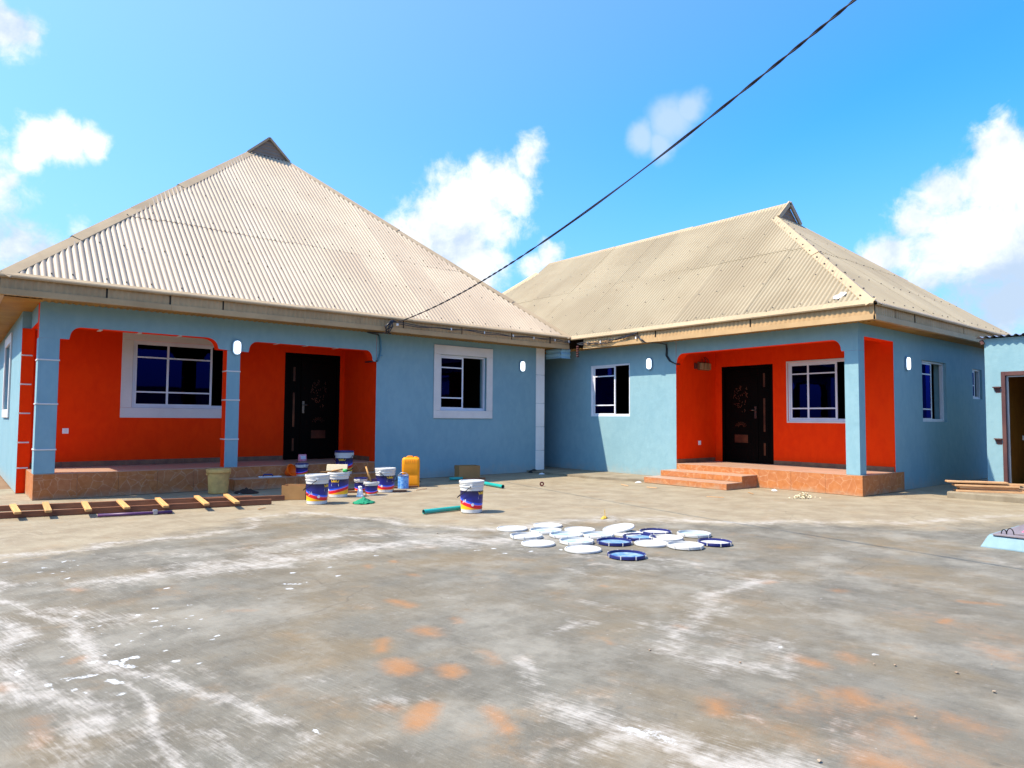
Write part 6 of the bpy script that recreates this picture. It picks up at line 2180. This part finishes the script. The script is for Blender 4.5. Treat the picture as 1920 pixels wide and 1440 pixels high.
# ------------------------------------------------------------------ planks and rubbish by the shed
for i, (x0, y0, x1, y1, z, w, h, lab) in enumerate((
        (13.02, 4.22, 13.55, 3.42, 0.10, 0.20, 0.03, 'bottom plank of the stack by the shed doorway'),
        (13.10, 4.20, 13.58, 3.44, 0.1305, 0.20, 0.03, 'second plank up in the stack by the shed doorway'),
        (13.04, 4.19, 13.53, 3.50, 0.161, 0.18, 0.03, 'third plank up in the stack by the shed doorway'),
        (13.00, 4.24, 13.50, 3.48, 0.1915, 0.20, 0.028, 'fourth plank up in the stack by the shed doorway'),
        (13.12, 4.26, 13.62, 3.22, 0.220, 0.16, 0.028, 'long plank sticking out near the top of the stack by the shed'),
        (12.95, 4.33, 13.40, 3.60, 0.2485, 0.17, 0.026, 'topmost plank of the stack by the shed doorway'))):
    a, b = Vector((x0, y0, 0)), Vector((x1, y1, 0))
    L = (b - a).length
    mb = MB()
    mb.box(0, L, -w / 2, w / 2, 0, h)
    o = obj('plank', mb, M['wood_plank'], bevel=0.003, loc=(x0, y0, z), rot=(0, 0, math.atan2((b - a).y, (b - a).x)))
    tag(o, lab, 'plank', 'planks stacked by the shed')
r = random.Random(77)
rub = thing('rubble_heap', 'small heap of broken wood and rubble at the shed threshold', 'rubble', (13.75, 3.25, 0.10))
for k in range(14):
    mb = MB()
    a = r.uniform(0, 6.28)
    L = r.uniform(0.03, 0.09)
    mb.obox((r.uniform(-0.2, 0.25), r.uniform(-0.35, 0.25), r.uniform(0.02, 0.08)), (L * math.cos(a), L * math.sin(a), r.uniform(-.02, .03)), (-0.03 * math.sin(a), 0.03 * math.cos(a), 0.01), (0, 0.008, 0.018))
    obj('fragment', mb, M[r.choice(('wood_plank', 'concrete', 'stone'))], rub, local=True, bevel=0.003)

# ------------------------------------------------------------------ tank hatch at the right edge
ht = thing('tank_hatch', 'pale blue concrete upstand with grey steel hatch plate lettered in crimson', 'hatch', (8.1, 2.1, 0))
hc = Vector((8.63, 1.85, 0))
HL = hc - Vector((8.1, 2.1, 0))
hb = rounded_loft([(-0.01, 0.57, 0.57, 0.03), (0.015, 0.555, 0.555, 0.03), (0.10, 0.515, 0.515, 0.03), (0.122, 0.50, 0.50, 0.03)])
obj('upstand', hb, M['hatchblue'], ht, local=True, loc=HL)
obj('steel_plate', bx(-0.52, 0.52, -0.50, 0.46, 0.1225, 0.138), M['hatchsteel'], ht, local=True, loc=HL, bevel=0.003)
obj('raised_lid', bx(-0.42, 0.46, -0.46, 0.30, 0.1385, 0.156), M['hatchsteel'], ht, local=True, loc=HL + Vector((0, 0, 0.063)), rot=(0, -0.15, 0), bevel=0.003)
for k, (y, rr_) in enumerate(((0.385, 0.022), (0.335, 0.030))):
    mb = MB()
    mb.tube([(-0.44 + 0.01 * k, y + rr_ * math.cos(math.pi * i / 12), 0.137 + rr_ * 2.0 * math.sin(math.pi * i / 12)) for i in range(13)], 0.005, 6)
    obj('lifting_ring', mb, M['black'], ht, local=True, loc=HL)
mb = MB()
r = random.Random(9)
for i in range(9):
    y = 0.24 - 0.075 * i
    for j in range(3):
        x = -0.33 + 0.15 * j
        for s_ in range(3):
            a = r.choice((0, math.pi / 2, 0.8, -0.8))
            mb.obox((x + r.uniform(-.03, .03), y + r.uniform(-.012, .012), 0.1565), (0.040 * math.cos(a), 0.028 * math.sin(a), 0), (-0.009 * math.sin(a), 0.009 * math.cos(a), 0), (0, 0, 0.0008))
lt = obj('painted_lettering', mb, M['hatchred'], ht, local=True, loc=HL + Vector((0, 0, 0.063)), rot=(0, -0.15, 0))
lt['kind'] = 'stuff'

# ------------------------------------------------------------------ loose stones and splinters on the slab
def chip(seed, s):
    r = random.Random(seed)
    bm = bmesh.new()
    bmesh.ops.create_icosphere(bm, subdivisions=1, radius=s)
    for v in bm.verts:
        v.co *= r.uniform(0.65, 1.15)
        v.co.z *= 0.55
    me = bpy.data.meshes.new('pebble')
    bm.to_mesh(me)
    bm.free()
    me.materials.append(M['stone'])
    return me


PM = [chip(k, s) for k, s in enumerate((0.008, 0.006, 0.010, 0.005))]
STONES = [(3.205, 2.041), (3.731, 1.599), (3.934, 1.289), (4.206, 1.217), (3.800, 1.526), (3.211, 1.213), (2.522, 1.281), (4.447, 1.791), (2.984, 2.452), (3.744, 3.870), (3.797, 1.091), (1.838, 4.401), (3.572, 7.316), (2.234, 7.768), (4.151, 6.336), (5.584, 3.009)]
for i, p in enumerate(STONES):
    o = bpy.data.objects.new('pebble', PM[i % 4])
    COL.objects.link(o)
    o.location = (p[0], p[1], 0.004)
    o.rotation_euler = (0, 0, i * 1.3)
    tag(o, 'small loose pebble on the grey concrete yard', 'pebble', 'loose pebbles on the yard')
SPL = [([(9.586, 6.690), (9.690, 6.431)], 0.012), ([(10.022, 8.289), (10.020, 8.053)], 0.02), ([(10.746, 6.655), (10.583, 6.463)], 0.012), ([(10.020, 8.913), (9.890, 8.625)], 0.012), ([(3.261, 9.363), (3.393, 9.471)], 0.012), ([(6.268, 10.253), (6.561, 10.376)], 0.012)]
SPLAB = ('thin wood splinter lying in front of the right porch steps', 'pale wood sliver near the end of the lowest porch step', 'tiny wood splinter at the foot of the right plinth', 'wood splinter on the dry concrete before the alley', 'wood sliver just beyond the ladder end', 'wood splinter on the concrete right of the blue tin')
for i, (l, w) in enumerate(SPL):
    mb = MB()
    mb.beam((l[0][0], l[0][1], 0.010), (l[1][0], l[1][1], 0.010), w, 0.010)
    tag(obj('splinter', mb, M['wood_plank']), SPLAB[i], 'splinter', 'wood splinters on the yard')
for i, (a, b, lab) in enumerate((((4.95, 10.72, 0.0), (6.05, 10.20, 0.0), 'thin brown batten lying among the small paint tubs'), ((5.2, 11.0, 0.0), (6.6, 10.75, 0.0), 'long brown batten on the ground in front of the steps'))):
    mb = MB()
    mb.beam((a[0], a[1], 0.015), (b[0], b[1], 0.015), 0.05, 0.028)
    tag(obj('batten', mb, M['wood_rail']), lab, 'batten')

# ------------------------------------------------------------------ compound wall behind the photographer (its reflection darkens the foot of the window panes)
cw = thing('compound_wall', 'grey block compound wall closing the yard behind the viewpoint', 'wall', (-7.0, -8.0, 0))
obj('wall_run', bx(-7.2, 22.0, -8.2, -8.0, -0.03, 2.6), M['block'], cw)
obj('wall_run', bx(-7.2, -7.0, -7.998, 12.0, -0.03, 2.6), M['block'], cw)
obj('coping', bx(-7.25, 22.0, -8.25, -7.95, 2.602, 2.66), M['block'], cw)
obj('coping', bx(-7.25, -6.95, -7.948, 12.0, 2.602, 2.66), M['block'], cw)
